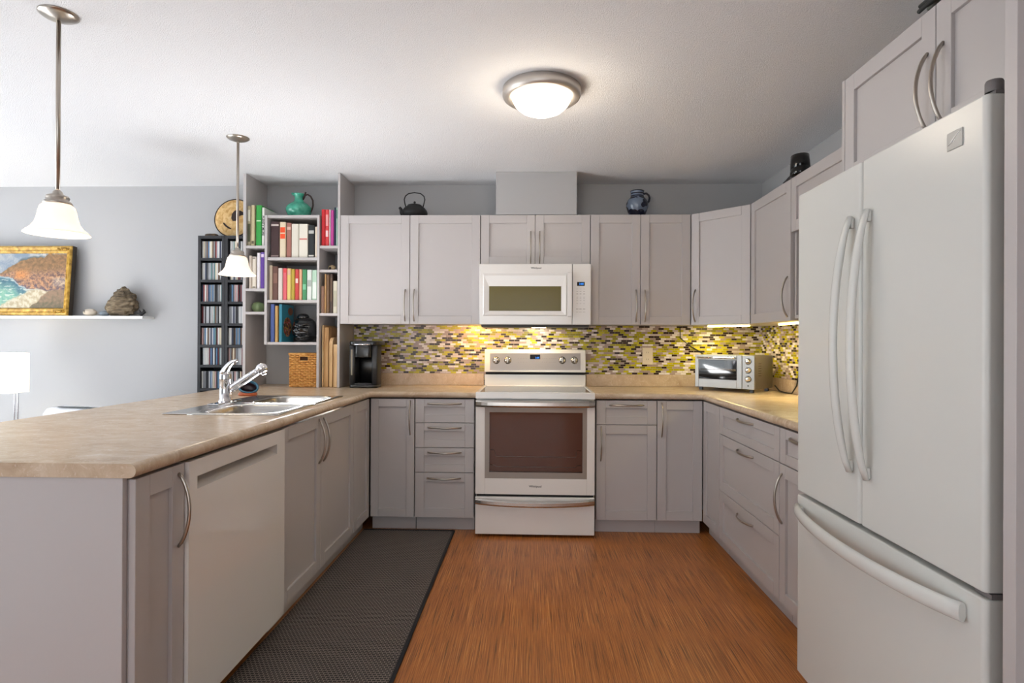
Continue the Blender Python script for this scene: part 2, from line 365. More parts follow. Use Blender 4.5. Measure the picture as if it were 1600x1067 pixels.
# diagonal corner cabinet
XF = 1.395; dg = 0.299; wdg = math.hypot(XF - 1.097, dg)
t = thing('wall_cabinet', 'grey corner wall cabinet with an angled door above the toaster oven', 'cabinet', (1.097, UD, 0), -math.atan2(dg, XF - 1.097))
MB().prism([(1.100, UD + 0.022), (1.380, UD - dg + 0.018), (XW - .003, UD - dg + 0.002), (XW - .003, -0.003), (1.100, -0.003)], U0, U1 - .001).build('carcass', CAB, t)
front(t, 'door', 0.003, wdg - 0.003, U0, U1, hnd=('v', 0.034, 1.497))
def cabRU(label, y0, y1, z0, z1, fr, name='wall_cabinet'): return cabinet(name, label, (XF, y0), -PI / 2, y0 - y1, XW - XF - .003, z0, z1, fr)
YD = UD - dg
cabRU('grey single-door wall cabinet on the right wall beside the angled corner cabinet', YD - 0.002, -1.216, U0, U1, [D(0.002, 0.578, U0, U1, ('v', 0.548, 1.497))])
t = cabRU('short grey wall cabinet high between the single-door cabinet and the fridge', -1.220, -1.98, 1.84, U1, [D(0.002, 0.758, 1.84, U1, ('v', 0.726, 1.96), rail=0.058)])
MB().box(0.004, 0.022, 0.02, XW - XF - .003, U0 + .01, 1.839).box(0.736, 0.754, 0.02, XW - XF - .003, U0 + .01, 1.839).box(0.022, 0.736, 0.02, XW - XF - .003, U0 + .01, U0 + .028).build('open_niche', CAB, t, local=True)
# deep cabinet above the fridge
t = cabinet('fridge_top_cabinet', 'deep grey two-door cabinet above the fridge', (1.12, -2.277), -PI / 2, 0.925, XW - 1.12 - .003, 1.815, 2.186,
            [D(0.020, 0.494, 1.815, 2.186, ('v', 0.464, 1.955)), D(0.498, 0.923, 1.815, 2.186, ('v', 0.528, 1.955))])
MB().box(0.0, 0.0175, 0.0, XW - 1.12 - .003, 1.80, 2.188).build('side_panel', CAB, t, local=True)
tag(MB().box(0.965, XW - .002, -3.245, -3.213, 0.001, ZC - 0.002).build('tall_end_panel', CAB, bevel=0.001), 'tall grey panel at the right edge beside the white fridge', 'panel')

# ------------------------------------------------------------------ worktops
def bullnose(b, path, z1, h, r, mi=0, seg=8):
    """half-round nosing swept along a path of (base point, outward unit offset) stations"""
    prof = [(r * math.cos(a), (z1 - h / 2) + h / 2 * math.sin(a)) for a in [PI / 2 - PI * i / seg for i in range(seg + 1)]]
    n = len(prof); vs = []
    for (x, y), (ox, oy) in path:
        for o, z in prof: vs.append((x + ox * o, y + oy * o, z))
    fs = [(i * n + k, (i + 1) * n + k, (i + 1) * n + k + 1, i * n + k + 1) for i in range(len(path) - 1) for k in range(n - 1)]
    b.add(vs, fs, mi, True)
    b.add([vs[k] for k in range(n)], [tuple(range(n))], mi); b.add([vs[-n + k] for k in range(n)], [tuple(range(n))], mi)
TH = 0.038; Z0 = CT - TH
XE = XL + 0.016 - 0.016; YE = YB - 0.004      # slab edges before the nosing
RX0, RX1 = 0.0234 - 0.382, 0.0234 + 0.382
SX0, SX1, SY0, SY1 = -1.555, -1.130, -1.880, -1.040
t = thing('worktop', 'beige laminate worktop of the peninsula and left of the range', 'worktop', (-1.4, -1.5, CT))
b = MB()
XLB = -2.105; YN = -2.931
b.box(XLB, SX0, YN, -0.215, Z0, CT).box(-2.048, SX0, -0.215, -0.003, Z0, CT).box(SX0, SX1, YN, SY0, Z0, CT).box(SX0, SX1, SY1, -0.003, Z0, CT).box(SX1, XE, YN, -0.003, Z0, CT).box(XE, RX0, YE, -0.003, Z0, CT)
bullnose(b, [((XE, YN), (1, 0)), ((XE, YE), (1, -1)), ((RX0, YE), (0, -1))], CT, TH, 0.018)
b.build('slab', LAM, t)
MB().box(-1.348, RX0, -0.021, -0.003, CT + .0005, 1.005).build('upstand', LAM, t, bevel=0.003)
t = thing('worktop', 'beige laminate worktop right of the range below the toaster oven', 'worktop', (1.1, -0.4, CT))
b = MB(); XE2 = XR
b.box(RX1, XW - .003, YE, -0.003, Z0, CT).box(XE2, XW - .003, -2.238, YE, Z0, CT)
bullnose(b, [((RX1, YE), (0, -1)), ((XE2, YE), (-1, -1)), ((XE2, -2.238), (-1, 0))], CT, TH, 0.018)
b.build('slab', LAM, t)
MB().box(RX1, XW - .003, -0.021, -0.003, CT + .0005, 1.005).box(XW - .021, XW - .003, -2.238, -0.0215, CT + .0005, 1.005).build('upstand', LAM, t, bevel=0.003)

t = MB().box(-1.348, XW - .008, -0.009, -0.0015, 1.0055, 1.3655).box(RX0, RX1, -0.009, -0.0015, 0.90, 1.0054).box(XW - .009, XW - .0015, -2.24, -0.0095, 1.0055, 1.3655).build('tile_backsplash', TILE)
tag(t, 'mosaic tile backsplash of small olive, brown and grey bricks', 'tiles')

# ------------------------------------------------------------------ floor runner
t = thing('runner_rug', 'dark woven runner rug along the sink cabinets', 'rug', (-0.8, -1.8, 0))
MB().box(-1.100, -0.512, -2.885, -0.612, 0.001, 0.007).build('woven_field', RUG, t)
EDGE = mat('runner_edge', (34, 34, 38), 0.9, bump=(400, 0.4))
b = MB(); b.tube([(-0.504, -2.885, 0.0065), (-0.504, -0.604, 0.0065)], 0.0072, 8, (1.2, 0.75)); b.tube([(-1.098, -0.604, 0.0065), (-0.504, -0.604, 0.0065)], 0.0072, 8, (1.2, 0.75))
b.build('bound_edge', EDGE, t)

# ------------------------------------------------------------------ range
XG = 0.0234
t = thing('range', 'white electric range with a glass oven door between the grey base cabinets', 'stove', (XG, -0.35, 0))
rx0, rx1 = XG - 0.379, XG + 0.379
MB().box(rx0 + .003, rx1 - .003, -0.652, -0.03, 0.03, 0.905).build('body', WHITE, t, bevel=0.002)
b = MB()                                            # cooktop frame
b.box(rx0, rx1, -0.702, -0.668, 0.880, 0.923).box(rx0, rx0 + .022, -0.668, -0.085, 0.9055, 0.923).box(rx1 - .022, rx1, -0.668, -0.085, 0.9055, 0.923).box(rx0 + .022, rx1 - .022, -0.105, -0.085, 0.9055, 0.923)
b.build('cooktop_frame', WHITE, t, bevel=0.004)
GLT = mat('cooktop_glass', (60, 58, 58), 0.12, spec=0.3)
MB().box(rx0 + .0225, rx1 - .0225, -0.6675, -0.1055, 0.906, 0.9185).build('cooktop_glass', GLT, t)
bx0, bx1 = at(757, 560, 'y', -0.1).x, at(915.5, 560, 'y', -0.1).x
MB().box(bx0, bx1, -0.084, -0.03, 0.9055, 1.003).build('back_riser', WHITE, t, bevel=0.003)
MB().box(bx0 + .008, bx1 - .008, -0.078, -0.03, 1.0032, 1.0208).build('vent_gap', DARK, t)
b = MB(); b.prism([(-0.104, 1.021), (-0.030, 1.021), (-0.030, 1.190), (-0.062, 1.190), (-0.084, 1.186)], bx0, bx1, 'yz')
cp = b.build('control_console', WHITE, t, bevel=0.006, seg=3)
def con(u, v, off=0.0):                             # a spot on the sloping console face
    a, c = Vector((0, -0.104, 1.021)), Vector((0, -0.084, 1.186)); n = Vector((0, -(c.z - a.z), c.y - a.y)).normalized()
    lo = EYE; d = (at(u, v, 'y', -0.1) - EYE); k = n.dot(a - lo) / n.dot(d); return lo + d * k + n * off, n
CONN = con(800, 560)[1]
def conquad(u0, v0, u1, v1, off, th):
    pts = [con(u, v, off)[0] for u, v in ((u0, v1), (u1, v1), (u1, v0), (u0, v0))]; b = MB()
    vs = pts + [p + CONN * th for p in pts]
    return b.add(vs, [(3, 2, 1, 0), (4, 5, 6, 7), (0, 1, 5, 4), (1, 2, 6, 5), (2, 3, 7, 6), (3, 0, 4, 7)])
CONS = mat('console_steel', (170, 161, 153), 0.36, 0.85)
conquad(765.6, 552, 907, 578, 0.0003, 0.0015).build('control_panel', CONS, cp)
SCR = mat('display_screen', (14, 12, 20), 0.1)
BLUE = mat('display_digits', (40, 120, 210), 0.4, emit=(60, 150, 255), estr=1.6)
conquad(828.2, 554, 844, 561.3, 0.002, 0.0012).build('display', SCR, cp)
p, _ = con(839.6, 559.3, 0.0038); text('display_digits', '3:05', 0.018, face_m(p, CONN), BLUE, cp)
MARK = mat('grey_print', (150, 142, 138), 0.5)
b = MB()
for v in (560.3, 565.8):
    for u in list(range(810, 826, 4)) + list(range(848, 856, 3)) + [859, 862, 865, 868]:
        q, n_ = con(u, v, 0.002); MB().box(q.x - .004, q.x + .004, q.y - .0003, q.y + .0003, q.z - .0015, q.z + .0015).build('button', MARK, cp)
for u in (775.5, 793.5, 878.5, 897.5):
    q, n_ = con(u, 563, 0.002); rot = Vector((0, 0, 1)).rotation_difference(n_).to_matrix().to_4x4()
    k = MB().lathe([(0.027, 0), (0.027, 0.004), (0.0215, 0.005), (0.0205, 0.022), (0.018, 0.026), (0, 0.0262)], q, 28, m=rot).build('knob', STEEL, cp)
    g_ = MB(); mm = Matrix.Translation(q) @ rot; g_.box(-0.0045, 0.0045, -0.019, 0.019, 0.024, 0.033, m=mm); g_.build('knob_grip', STEEL, k, bevel=0.001)
# oven door
yd = -0.694
def rz(v): return at(836, v, 'y', yd).z
def rx(u): return at(u, 690, 'y', yd).x
dz0, dz1 = rz(773), 0.872
wx0, wx1, wz0, wz1 = rx(757.6), rx(917.2), rz(748), rz(637)
gx0, gx1, gz0, gz1 = rx(764.6), rx(910.2), rz(738.3), rz(644.5)
b = MB(); b.box(rx0, wx0, yd, -0.6535, dz0, dz1).box(wx1, rx1, yd, -0.6535, dz0, dz1).box(wx0, wx1, yd, -0.6535, dz0, wz0).box(wx0, wx1, yd, -0.6535, wz1, dz1)
door = b.build('oven_door', WHITE, t, bevel=0.002)
DGREY = mat('oven_door_border', (150, 140, 132), 0.12, coat=0.3)
b = MB(); b.box(wx0, gx0, yd + .0012, -0.66, wz0, wz1).box(gx1, wx1, yd + .0012, -0.66, wz0, wz1).box(gx0, gx1, yd + .0012, -0.66, wz0, gz0).box(gx0, gx1, yd + .0012, -0.66, gz1, wz1)
b.build('window_border', DGREY, door)
MB().box(gx0, gx1, -0.658, -0.654, gz0, gz1).build('oven_cavity', mat('oven_cavity', (214, 164, 142), 0.6), door)
GLASS = bpy.data.materials.new('tinted_glass'); GLASS.use_nodes = True
nt = GLASS.node_tree; nt.nodes.clear(); o_ = nt.nodes.new('ShaderNodeOutputMaterial'); mx = nt.nodes.new('ShaderNodeMixShader'); tr = nt.nodes.new('ShaderNodeBsdfTransparent'); gl = nt.nodes.new('ShaderNodeBsdfGlossy'); fr_ = nt.nodes.new('ShaderNodeFresnel')
tr.inputs[0].default_value = (0.72, 0.66, 0.64, 1); gl.inputs['Roughness'].default_value = 0.03; fr_.inputs[0].default_value = 1.42
nt.links.new(fr_.outputs[0], mx.inputs[0]); nt.links.new(tr.outputs[0], mx.inputs[1]); nt.links.new(gl.outputs[0], mx.inputs[2]); nt.links.new(mx.outputs[0], o_.inputs[0])
MB().box(gx0, gx1, yd + .0016, yd + .0056, gz0, gz1).build('oven_glass', GLASS, door)
for (va, vb) in ((704.5, 715), (728, 731)):
    za, zb = rz(va), rz(vb); b = MB(); y = -0.668
    b.tube([(gx0 + .006, y, za), (gx0 + .03, y, za), (gx0 + .042, y, zb), (gx1 - .042, y, zb), (gx1 - .03, y, za), (gx1 - .006, y, za)], 0.0022, 6, up=(0, 1, 0))
    b.build('oven_rack', STEEL, door)
def barhandle(name, z, zsag, par, bow=0.045, hh=0.034):
    N = 20; vs = []
    b = MB()
    for i in range(N + 1):
        s = i / N; x = lerp(rx0 + .002, rx1 - .002, s); a = 1 - (2 * s - 1) ** 2; y = yd - 0.014 - (bow - 0.014) * a ** .6; zz = z - zsag * a
        for dy, dz in ((0.011, -hh / 2), (-0.004, -hh / 2), (-0.008, -hh / 4), (-0.008, hh / 4), (-0.004, hh / 2), (0.011, hh / 2)): vs.append((x, y + dy, zz + dz))
    b.add(vs, [(i * 6 + k, i * 6 + (k + 1) % 6, (i + 1) * 6 + (k + 1) % 6, (i + 1) * 6 + k) for i in range(N) for k in range(6)] + [tuple(range(5, -1, -1)), tuple(range(N * 6, N * 6 + 6))], 0, False)
    h = b.build(name, STEEL, par)
    for x in (rx0 + .004, rx1 - .03): MB().box(x, x + .026, yd - .010, yd - .0005, z - hh / 2 + .002, z + hh / 2 - .002).build('handle_mount', STEEL, h)
barhandle('door_handle', (rz(625) + rz(636)) / 2, 0.0, door, 0.05, 0.042)
LOGO = mat('logo_print', (64, 62, 66), 0.4)
text('maker_logo', 'Whirlpool', 0.019, face_m((XG + .003, yd - .0006, rz(760)), (0, -1, 0)), LOGO, door, bold=True)
drw = MB().box(rx0, rx1, yd, -0.6535, 0.018, rz(777)).build('warming_drawer', WHITE, t, bevel=0.003)
MB().box(rx0 + .006, rx1 - .006, -0.676, -0.6535, rz(777) + .0005, dz0 - .0005).build('door_gap', DARK, t)
barhandle('drawer_handle', (rz(778) + rz(788)) / 2, 0.014, drw, 0.036, 0.036)

# ------------------------------------------------------------------ microwave
ym = -0.43
t = thing('microwave', 'white over-the-range microwave under the short wall cabinet', 'microwave', (0.02, -0.22, 1.36))
def mx_(u): return at(u, 460, 'y', ym).x
def mz_(v): return at(836, v, 'y', ym).z
x0, x1, zt = -0.359, 0.400, 1.776; zb = 1.362
MB().box(x0, x1, ym + .03, -0.0105, zb, zt).build('body', WHITE, t, bevel=0.003)
MB().box(x0 + .01, x1 - .01, ym + .035, -0.03, zb - .016, zb - .0005).build('bottom_vent', mat('vent_grey', (58, 56, 54), 0.5), t)
xd = mx_(894.3)
door = MB().box(x0, xd - .0015, ym, ym + .0295, zb, zt).build('door', WHITE, t, bevel=0.004)
pan = MB().box(xd + .0015, x1, ym, ym + .0295, zb, zt).build('control_panel', WHITE, t, bevel=0.004)
# sloping bezel around the window
ox0, ox1, oz0, oz1 = mx_(754.5), mx_(886), mz_(493.5), mz_(427)
ix0, ix1, iz0, iz1 = mx_(764), mx_(877), mz_(486), mz_(447)
b = MB(); o4 = [(ox0, oz0), (ox1, oz0), (ox1, oz1), (ox0, oz1)]; i4 = [(ix0, iz0), (ix1, iz0), (ix1, iz1), (ix0, iz1)]
m4 = [(lerp(a[0], c[0], .18), lerp(a[1], c[1], .18)) for a, c in zip(o4, i4)]
vs = [(x, ym - .0002, z) for x, z in o4] + [(x, ym - .006, z) for x, z in m4] + [(x, ym - .0005, z) for x, z in i4]
b.add(vs, [(a + i, a + (i + 1) % 4, a + 4 + (i + 1) % 4, a + 4 + i) for a in (0, 4) for i in range(4)], 0)
b.build('window_bezel', WHITE, door)
MB().box(ix0 + .001, ix1 - .001, ym - .0015, ym - .0003, iz0 + .001, iz1 - .001).build('window', mat('microwave_window', (104, 92, 40), 0.12, spec=0.25), door)  # olive of the reflected room is put into the pane's base colour
MB().box(mx_(886.5), mx_(893.5), ym - .026, ym - .008, oz0 - .004, oz1 + .004).box(mx_(887.5), mx_(892.5), ym - .0078, ym - .0005, oz0 + .004, oz0 + .02).box(mx_(887.5), mx_(892.5), ym - .0078, ym - .0005, oz1 - .02, oz1 - .004).build('handle', WHITE, door, bevel=0.005, seg=3)
text('maker_logo', 'Whirlpool', 0.017, face_m((mx_(837.5), ym - .0006, mz_(418.7)), (0, -1, 0)), LOGO, door, bold=True)
MB().box(mx_(901.6), mx_(913.5), ym - .0016, ym - .0003, mz_(446.6), mz_(440.4)).build('display', SCR, pan)
text('display_digits', '3:05', 0.018, face_m((mx_(908.3), ym - .0021, mz_(443.5)), (0, -1, 0)), BLUE, pan)
b = MB()
for v in (451.5, 455.3, 459, 464, 466.6, 469.5, 474, 482.6, 487.3):
    for u in (902, 907, 912.6):
        x, z = mx_(u), mz_(v); hw = 0.006 if v < 480 else 0.008; hh = 0.0013 if v not in (459, 482.6) else 0.0028
        MB().box(x - hw, x + hw, ym - .0009, ym - .0003, z - hh, z + hh).build('button', mat('pale_print', (186, 180, 176), 0.5), pan)
b = MB(); b.box(0.00, 0.10, -0.30, -0.24, zb - .0175, zb - .0163); LAMPW = mat('cooktop_lamp_lens', (255, 240, 210), 0.4, emit=(255, 226, 170), estr=10); b.build('lamp_lens', LAMPW, t)
l_ = area('cooktop_lamp_or_fill', (0.03, -0.20, zb - .02), (0.35, 0, 0), 0.16, 0.06, 2.2, (1.0, 0.83, 0.55))
l_ = area('cooktop_lamp_or_fill', (-0.26, -0.15, zb - .02), (0.25, 0, 0), 0.10, 0.06, 0.7, (1.0, 0.66, 0.28))  # added fill lamp, warms the tiles left of the range
area('cooktop_lamp_or_fill', (-0.43, -0.22, 1.350), (0.7, 0, 0), 0.12, 0.06, 1.5, (1.0, 0.60, 0.20))  # added fill under the left wall cabinet for the orange tile patch, no fixture there

# ------------------------------------------------------------------ fridge
t = thing('fridge', 'large white french-door fridge with a bottom freezer drawer', 'fridge', (1.34, -2.70, 0))
fx, fy0, fy1 = 0.976, -2.2485, -3.151
MB().box(fx + .078, XW - .03, fy1 + .004, fy0 - .004, 0.03, 1.772).build('body', FRSIDE, t, bevel=0.006)
MB().box(fx + .05, fx + .40, fy1 + .02, fy0 - .02, 0.001, 0.0295).build('base_grille', mat('grille_grey', (120, 116, 112), 0.5), t)
ys = -2.667
def fdoor(nm, y0, y1, z0, z1):
    b = MB(); r = 0.012; pts = [(fx + .066, y0), (fx + .066, y1)]
    prof = []
    for i in range(13):
        a = i / 12 * PI / 2; prof.append((fx + r - r * math.sin(a), y1 + r - r * math.cos(a)))
    prof = [(fx + .066, y1)] + prof
    pr2 = []
    for i in range(13):
        a = i / 12 * PI / 2; pr2.append((fx + r - r * math.cos(a), y0 - r + r * math.sin(a)))
    b.prism(prof + pr2 + [(fx + .066, y0)], z0, z1, 'xy')
    return b.build(nm, FRIDGEM, t, bevel=0.004)
dl = fdoor('door', fy0, ys + .0025, 0.704, 1.782); dr = fdoor('door', ys - .0025, fy1, 0.704, 1.782)
fz = fdoor('freezer_drawer', fy0, fy1, 0.045, 0.690)
MB().box(fx + .067, fx + .0775, fy1 + .01, fy0 - .01, 0.05, 1.77).build('door_gasket', mat('gasket_grey', (96, 92, 90), 0.6), t)
def vhandle(par, u_t, v_t, u_b, v_b, umid):
    a, c = at(u_t, v_t, 'x', fx), at(u_b, v_b, 'x', fx); y = (a.y + c.y) / 2
    pm = at(umid, 545, 'y', y).x; out = fx - pm; N = 24; pts = []; rad = []
    for i in range(N + 1):
        s = i / N; k = 4 * s * (1 - s); o = 0.010 + (out - 0.012) * k ** 0.80
        pts.append((fx - o, y, lerp(a.z, c.z, s))); rad.append(0.016 * (0.75 + 0.25 * min(1, 6 * min(s, 1 - s))))
    b = MB(); b.tube(pts, rad, 14, (1.05, 0.62), up=(1, 0, 0)); h = b.build('handle', FRIDGEM, par)
    for z0_, z1_ in ((a.z - .035, a.z - .002), (c.z + .002, c.z + .035)): MB().box(fx - .011, fx - .0005, y - .008, y + .008, z0_, z1_).build('handle_mount', FRIDGEM, h, bevel=0.003)
vhandle(dl, 1337, 338, 1328, 735, 1300)
vhandle(dr, 1364, 326, 1355, 748, 1327)
a, c = at(1250, 788, 'x', fx), at(1511, 968, 'x', fx); N = 24; pts = []
zh = (a.z + c.z) / 2
for i in range(N + 1):
    s = i / N; k = 4 * s * (1 - s); pts.append((fx - 0.010 - 0.052 * k ** .8, lerp(a.y, c.y, s), zh - 0.006 * k))
b = MB(); b.tube(pts, 0.02, 14, (0.62, 1.1), up=(0, 0, 1)); h = b.build('handle', FRIDGEM, fz)
for ya_, yb_ in ((a.y - .035, a.y - .002), (c.y + .002, c.y + .035)): MB().box(fx - .013, fx - .0005, ya_, yb_, zh - .014, zh + .014).build('handle_mount', FRIDGEM, h, bevel=0.003)
BADGE = mat('silver_badge', (176, 176, 173), 0.4, 0.1)
bd = MB().box(fx - .003, fx - .0004, -3.083, -3.033, 1.692, 1.734).build('maker_badge', BADGE, dr, bevel=0.003)
b = MB()
b.tube([(fx - .0034, -3.037, 1.704), (fx - .0034, -3.047, 1.709), (fx - .0034, -3.06, 1.719), (fx - .0034, -3.079, 1.729)], [0.0008, .0014, .0014, .0008], 6, up=(1, 0, 0))
b.tube([(fx - .0034, -3.047, 1.709), (fx - .0034, -3.056, 1.7085), (fx - .0034, -3.06, 1.713)], 0.0009, 6, up=(1, 0, 0)); b.build('badge_mark', TRIMW, bd)
HG = mat('hinge_grey', (112, 108, 108), 0.5)
MB().box(fx + .02, fx + .075, fy1 + .03, fy1 + .001, 1.7822, 1.789).lathe([(0, 0.026), (0.015, 0.026), (0.017, 0.022), (0.017, 0.0)], (fx + .03, fy1 + .018, 1.7895), 20).build('hinge_cover', HG, t)
MB().box(fx + .012, fx + .07, fy1 + .045, fy1 - .003, 0.6925, 0.7025).build('lower_hinge', HG, t)

# ------------------------------------------------------------------ dishwasher
t = thing('dishwasher', 'white dishwasher with pocket handle between end cabinet and sink cabinet', 'dishwasher', (-1.36, -2.33, 0))
yA, yB = -2.677, -1.976; fxd = XL + 0.012
MB().box(-1.655, XL - .03, yA + .004, yB - .004, 0.10, 0.870).build('tub', mat('dishwasher_tub', (120, 118, 116), 0.5), t)
MB().box(-1.60, XL - .075, yA + .004, yB - .004, 0.001, 0.0995).build('kick_plate', mat('dishwasher_kick', (60, 40, 30), 0.6), t)
pz0, pz1 = at(433, 709, 'x', fxd).z, at(433, 694, 'x', fxd).z; py0, py1 = at(308.5, 750, 'x', fxd).y, at(433, 700, 'x', fxd).y
b = MB()
xb = XL - .0295
b.box(xb, fxd, yA, yB, 0.085, pz0).box(xb, fxd, yA, yB, pz1, 0.868).box(xb, fxd, yA, py0, pz0, pz1).box(xb, fxd, py1, yB, pz0, pz1)
d_ = b.build('door', WHITE, t, bevel=0.0)
b = MB(); vs = [(fxd - .0005, py0 + .0002, pz1 - .0002), (fxd - .0005, py1 - .0002, pz1 - .0002), (xb + .004, py1 - .03, pz1 - .012), (xb + .004, py0 + .03, pz1 - .012), (fxd - .0005, py0 + .0002, pz0 + .0002), (fxd - .0005, py1 - .0002, pz0 + .0002)]
b.add(vs, [(0, 1, 2, 3), (3, 2, 5, 4), (0, 3, 4), (1, 5, 2)]); b.build('pocket_handle', mat('pocket_grey', (186, 180, 174), 0.35), d_)

# ------------------------------------------------------------------ sink and tap
SINK = mat('sink_steel', (186, 184, 180), 0.22, 1.0)
t = thing('double_sink', 'stainless double-bowl drop-in sink set in the beige peninsula worktop', 'sink', (-1.37, -1.46, CT))
X0, X1, Y0, Y1 = -1.628, -1.108, -1.905, -1.015; XM = -1.515; zr = CT + 0.0062
b = MB(); b.box(X0, XM, Y0, Y1, CT + .0005, zr); b.build('tap_deck', SINK, t, bevel=0.003)
def bowl(ya, yb):
    cx, cy = (XM + X1) / 2, (ya + yb) / 2; hx, hy = (X1 - XM) / 2, (yb - ya) / 2; K = 12; rect = []
    for i in range(K): rect.append((-hx + 2 * hx * i / K, -hy))
    for i in range(K): rect.append((hx, -hy + 2 * hy * i / K))
    for i in range(K): rect.append((hx - 2 * hx * i / K, hy))
    for i in range(K): rect.append((-hx, hy - 2 * hy * i / K))
    def sup(px, py, k):
        ax_, ay_ = hx - k, hy - k; a = math.atan2(py / hy, px / hx); c, s = math.cos(a), math.sin(a); e = 0.42
        return (ax_ * math.copysign(abs(c) ** e, c), ay_ * math.copysign(abs(s) ** e, s))
    rings = [([p for p in rect], CT + .0005), ([(p[0] * .999, p[1] * .999) for p in rect], zr)]
    for k, z in ((0.026, zr), (0.030, zr - .002), (0.034, zr - .010), (0.040, zr - .10), (0.050, zr - .145), (0.075, zr - .165), (0.12, zr - .17)): rings.append(([sup(*p, k) for p in rect], z))
    vs = [(cx + x, cy + y, z) for rg, z in rings for x, y in rg]; n = len(rect)
    fs = [(i * n + k, i * n + (k + 1) % n, (i + 1) * n + (k + 1) % n, (i + 1) * n + k) for i in range(len(rings) - 1) for k in range(n)] + [tuple((len(rings) - 1) * n + k for k in range(n))]
    m_ = MB(); m_.add(vs, fs, 0, True); o = m_.build('bowl', SINK, t)
    MB().lathe([(0.045, 0.0006), (0.043, 0.003), (0.034, 0.003), (0.03, 0.0008), (0, 0.0008)], (cx, cy, zr - .17), 24).build('drain', CHROME, o)
bowl(Y0, -1.462); bowl(-1.458, Y1)
t = thing('kitchen_tap', 'chrome kitchen tap with single lever behind the double sink', 'faucet', (-1.583, -1.45, zr))
tx, ty = -1.583, -1.45
MB().box(tx - .028, tx + .028, ty - .12, ty + .12, zr + .0003, zr + .006).build('base_plate', CHROME, t, bevel=0.005, seg=3)
zc = at(355, 592, 'y', ty).z
MB().lathe([(0.034, 0), (0.034, 0.006), (0.0285, 0.012), (0.0275, zc - zr - .010), (0.0290, zc - zr - .008)], (tx, ty, zr + .0063), 32).build('body', CHROME, t)
b = MB(); b.lathe([(0.0290, 0), (0.029, 0.02), (0.025, 0.036), (0.014, 0.046), (0, 0.048)], (tx, ty, zc + .001), 32)
tip = at(370, 563, 'y', ty - .01); pts = []; rad = []
for i in range(12):
    s = i / 11; pts.append((lerp(tx - .006, tip.x, s), ty - .004, lerp(zc + .028, tip.z, s ** 0.85) + 0.014 * math.sin(PI * s))); rad.append(lerp(0.029, 0.009, s ** .8))
b.tube(pts, rad, 14, (1.0, 0.75), up=(0, 0, 1)); b.build('lever', CHROME, t)
a, c = at(362, 607, 'y', ty), at(413, 573, 'y', ty); d = (c - a); pts = [a + d * (i / 12) for i in range(11)]
b = MB(); b.tube(pts, [0.0235 - 0.006 * i / 10 for i in range(11)], 16, up=(0, 1, 0)); sp = b.build('spout', CHROME, t)
b = MB(); p0 = a + d * 0.80; p1 = a + d * 1.0; un = d.normalized()
b.tube([p0, p0 + un * .012, p1 - un * .012, p1, p1 + un * .008], [0.019, 0.027, 0.028, 0.024, 0.014], 16, up=(0, 1, 0))
q = p0 + un * .03; b.tube([q, q + Vector((0.006, 0, -0.030)), q + Vector((0.008, 0, -0.036))], [0.016, 0.014, 0.010], 14, up=(0, 1, 0)); b.build('spray_head', CHROME, sp)

q = at(387, 618, 'z', CT)
t = thing('scrubber_holder', 'small blue and orange ceramic scrubber holder beside the sink tap', 'holder', (q.x, q.y, CT))
BLU = mat('blue_glaze', (62, 108, 132), 0.25); ORA = mat('orange_glaze', (186, 92, 46), 0.3); NAV = mat('dark_glaze', (34, 12, 20), 0.3)
MB().lathe([(0.0, 0.0), (0.052, 0.0), (0.058, 0.008), (0.052, 0.018), (0.03, 0.022), (0, 0.022)], (q.x, q.y, CT + .0005), 28, m=Matrix.Diagonal((1, 0.6, 1, 1))).build('base', ORA, t)
mm = Matrix.Translation((q.x + .004, q.y, CT + .047)) @ Matrix.Rotation(math.radians(62), 4, 'X') @ Matrix.Rotation(0.35, 4, 'Y') @ Matrix.Diagonal((1.15, 0.8, 1, 1))
MB().lathe([(0.022, -0.035), (0.040, -0.025), (0.050, 0.0), (0.052, 0.018), (0.048, 0.024), (0.042, 0.020), (0.038, 0.0)], (0, 0, 0), 28, m=mm).build('ring', BLU, t)
MB().lathe([(0.0405, 0.012), (0.036, -0.015), (0, -0.02)], (0, 0, 0), 28, m=mm).build('inside', NAV, t)

# ------------------------------------------------------------------ lamps
t = thing('ceiling_light', 'round flush ceiling light with a metal ring and glowing glass bowl', 'lamp', (0.041, -1.69, ZC))
c = (0.041, -1.69, 0)
MB().lathe([(0.10, ZC - .001), (0.178, ZC - .001), (0.183, ZC - .006), (0.183, ZC - .036), (0.179, ZC - .046), (0.168, ZC - .054), (0.150, ZC - .050), (0.139, ZC - .044)], c, 48).build('metal_ring', mat('satin_nickel', (196, 190, 184), 0.45, 1.0), t)
BOWL = mat('lit_glass', (250, 244, 232), 0.3, emit=(255, 238, 214), estr=7.0)
MB().lathe([(0.1385, ZC - .044), (0.136, ZC - .058), (0.122, ZC - .082), (0.098, ZC - .103), (0.066, ZC - .117), (0.03, ZC - .124), (0, ZC - .125)], c, 40).build('glass_bowl', BOWL, t)
point('ceiling_bulb', (0.041, -1.69, ZC - .17), 8.5, 0.14, (1.0, 0.86, 0.68))
SHADE = mat('lit_shade_glass', (250, 240, 226), 0.35, emit=(255, 232, 206), estr=0.78)
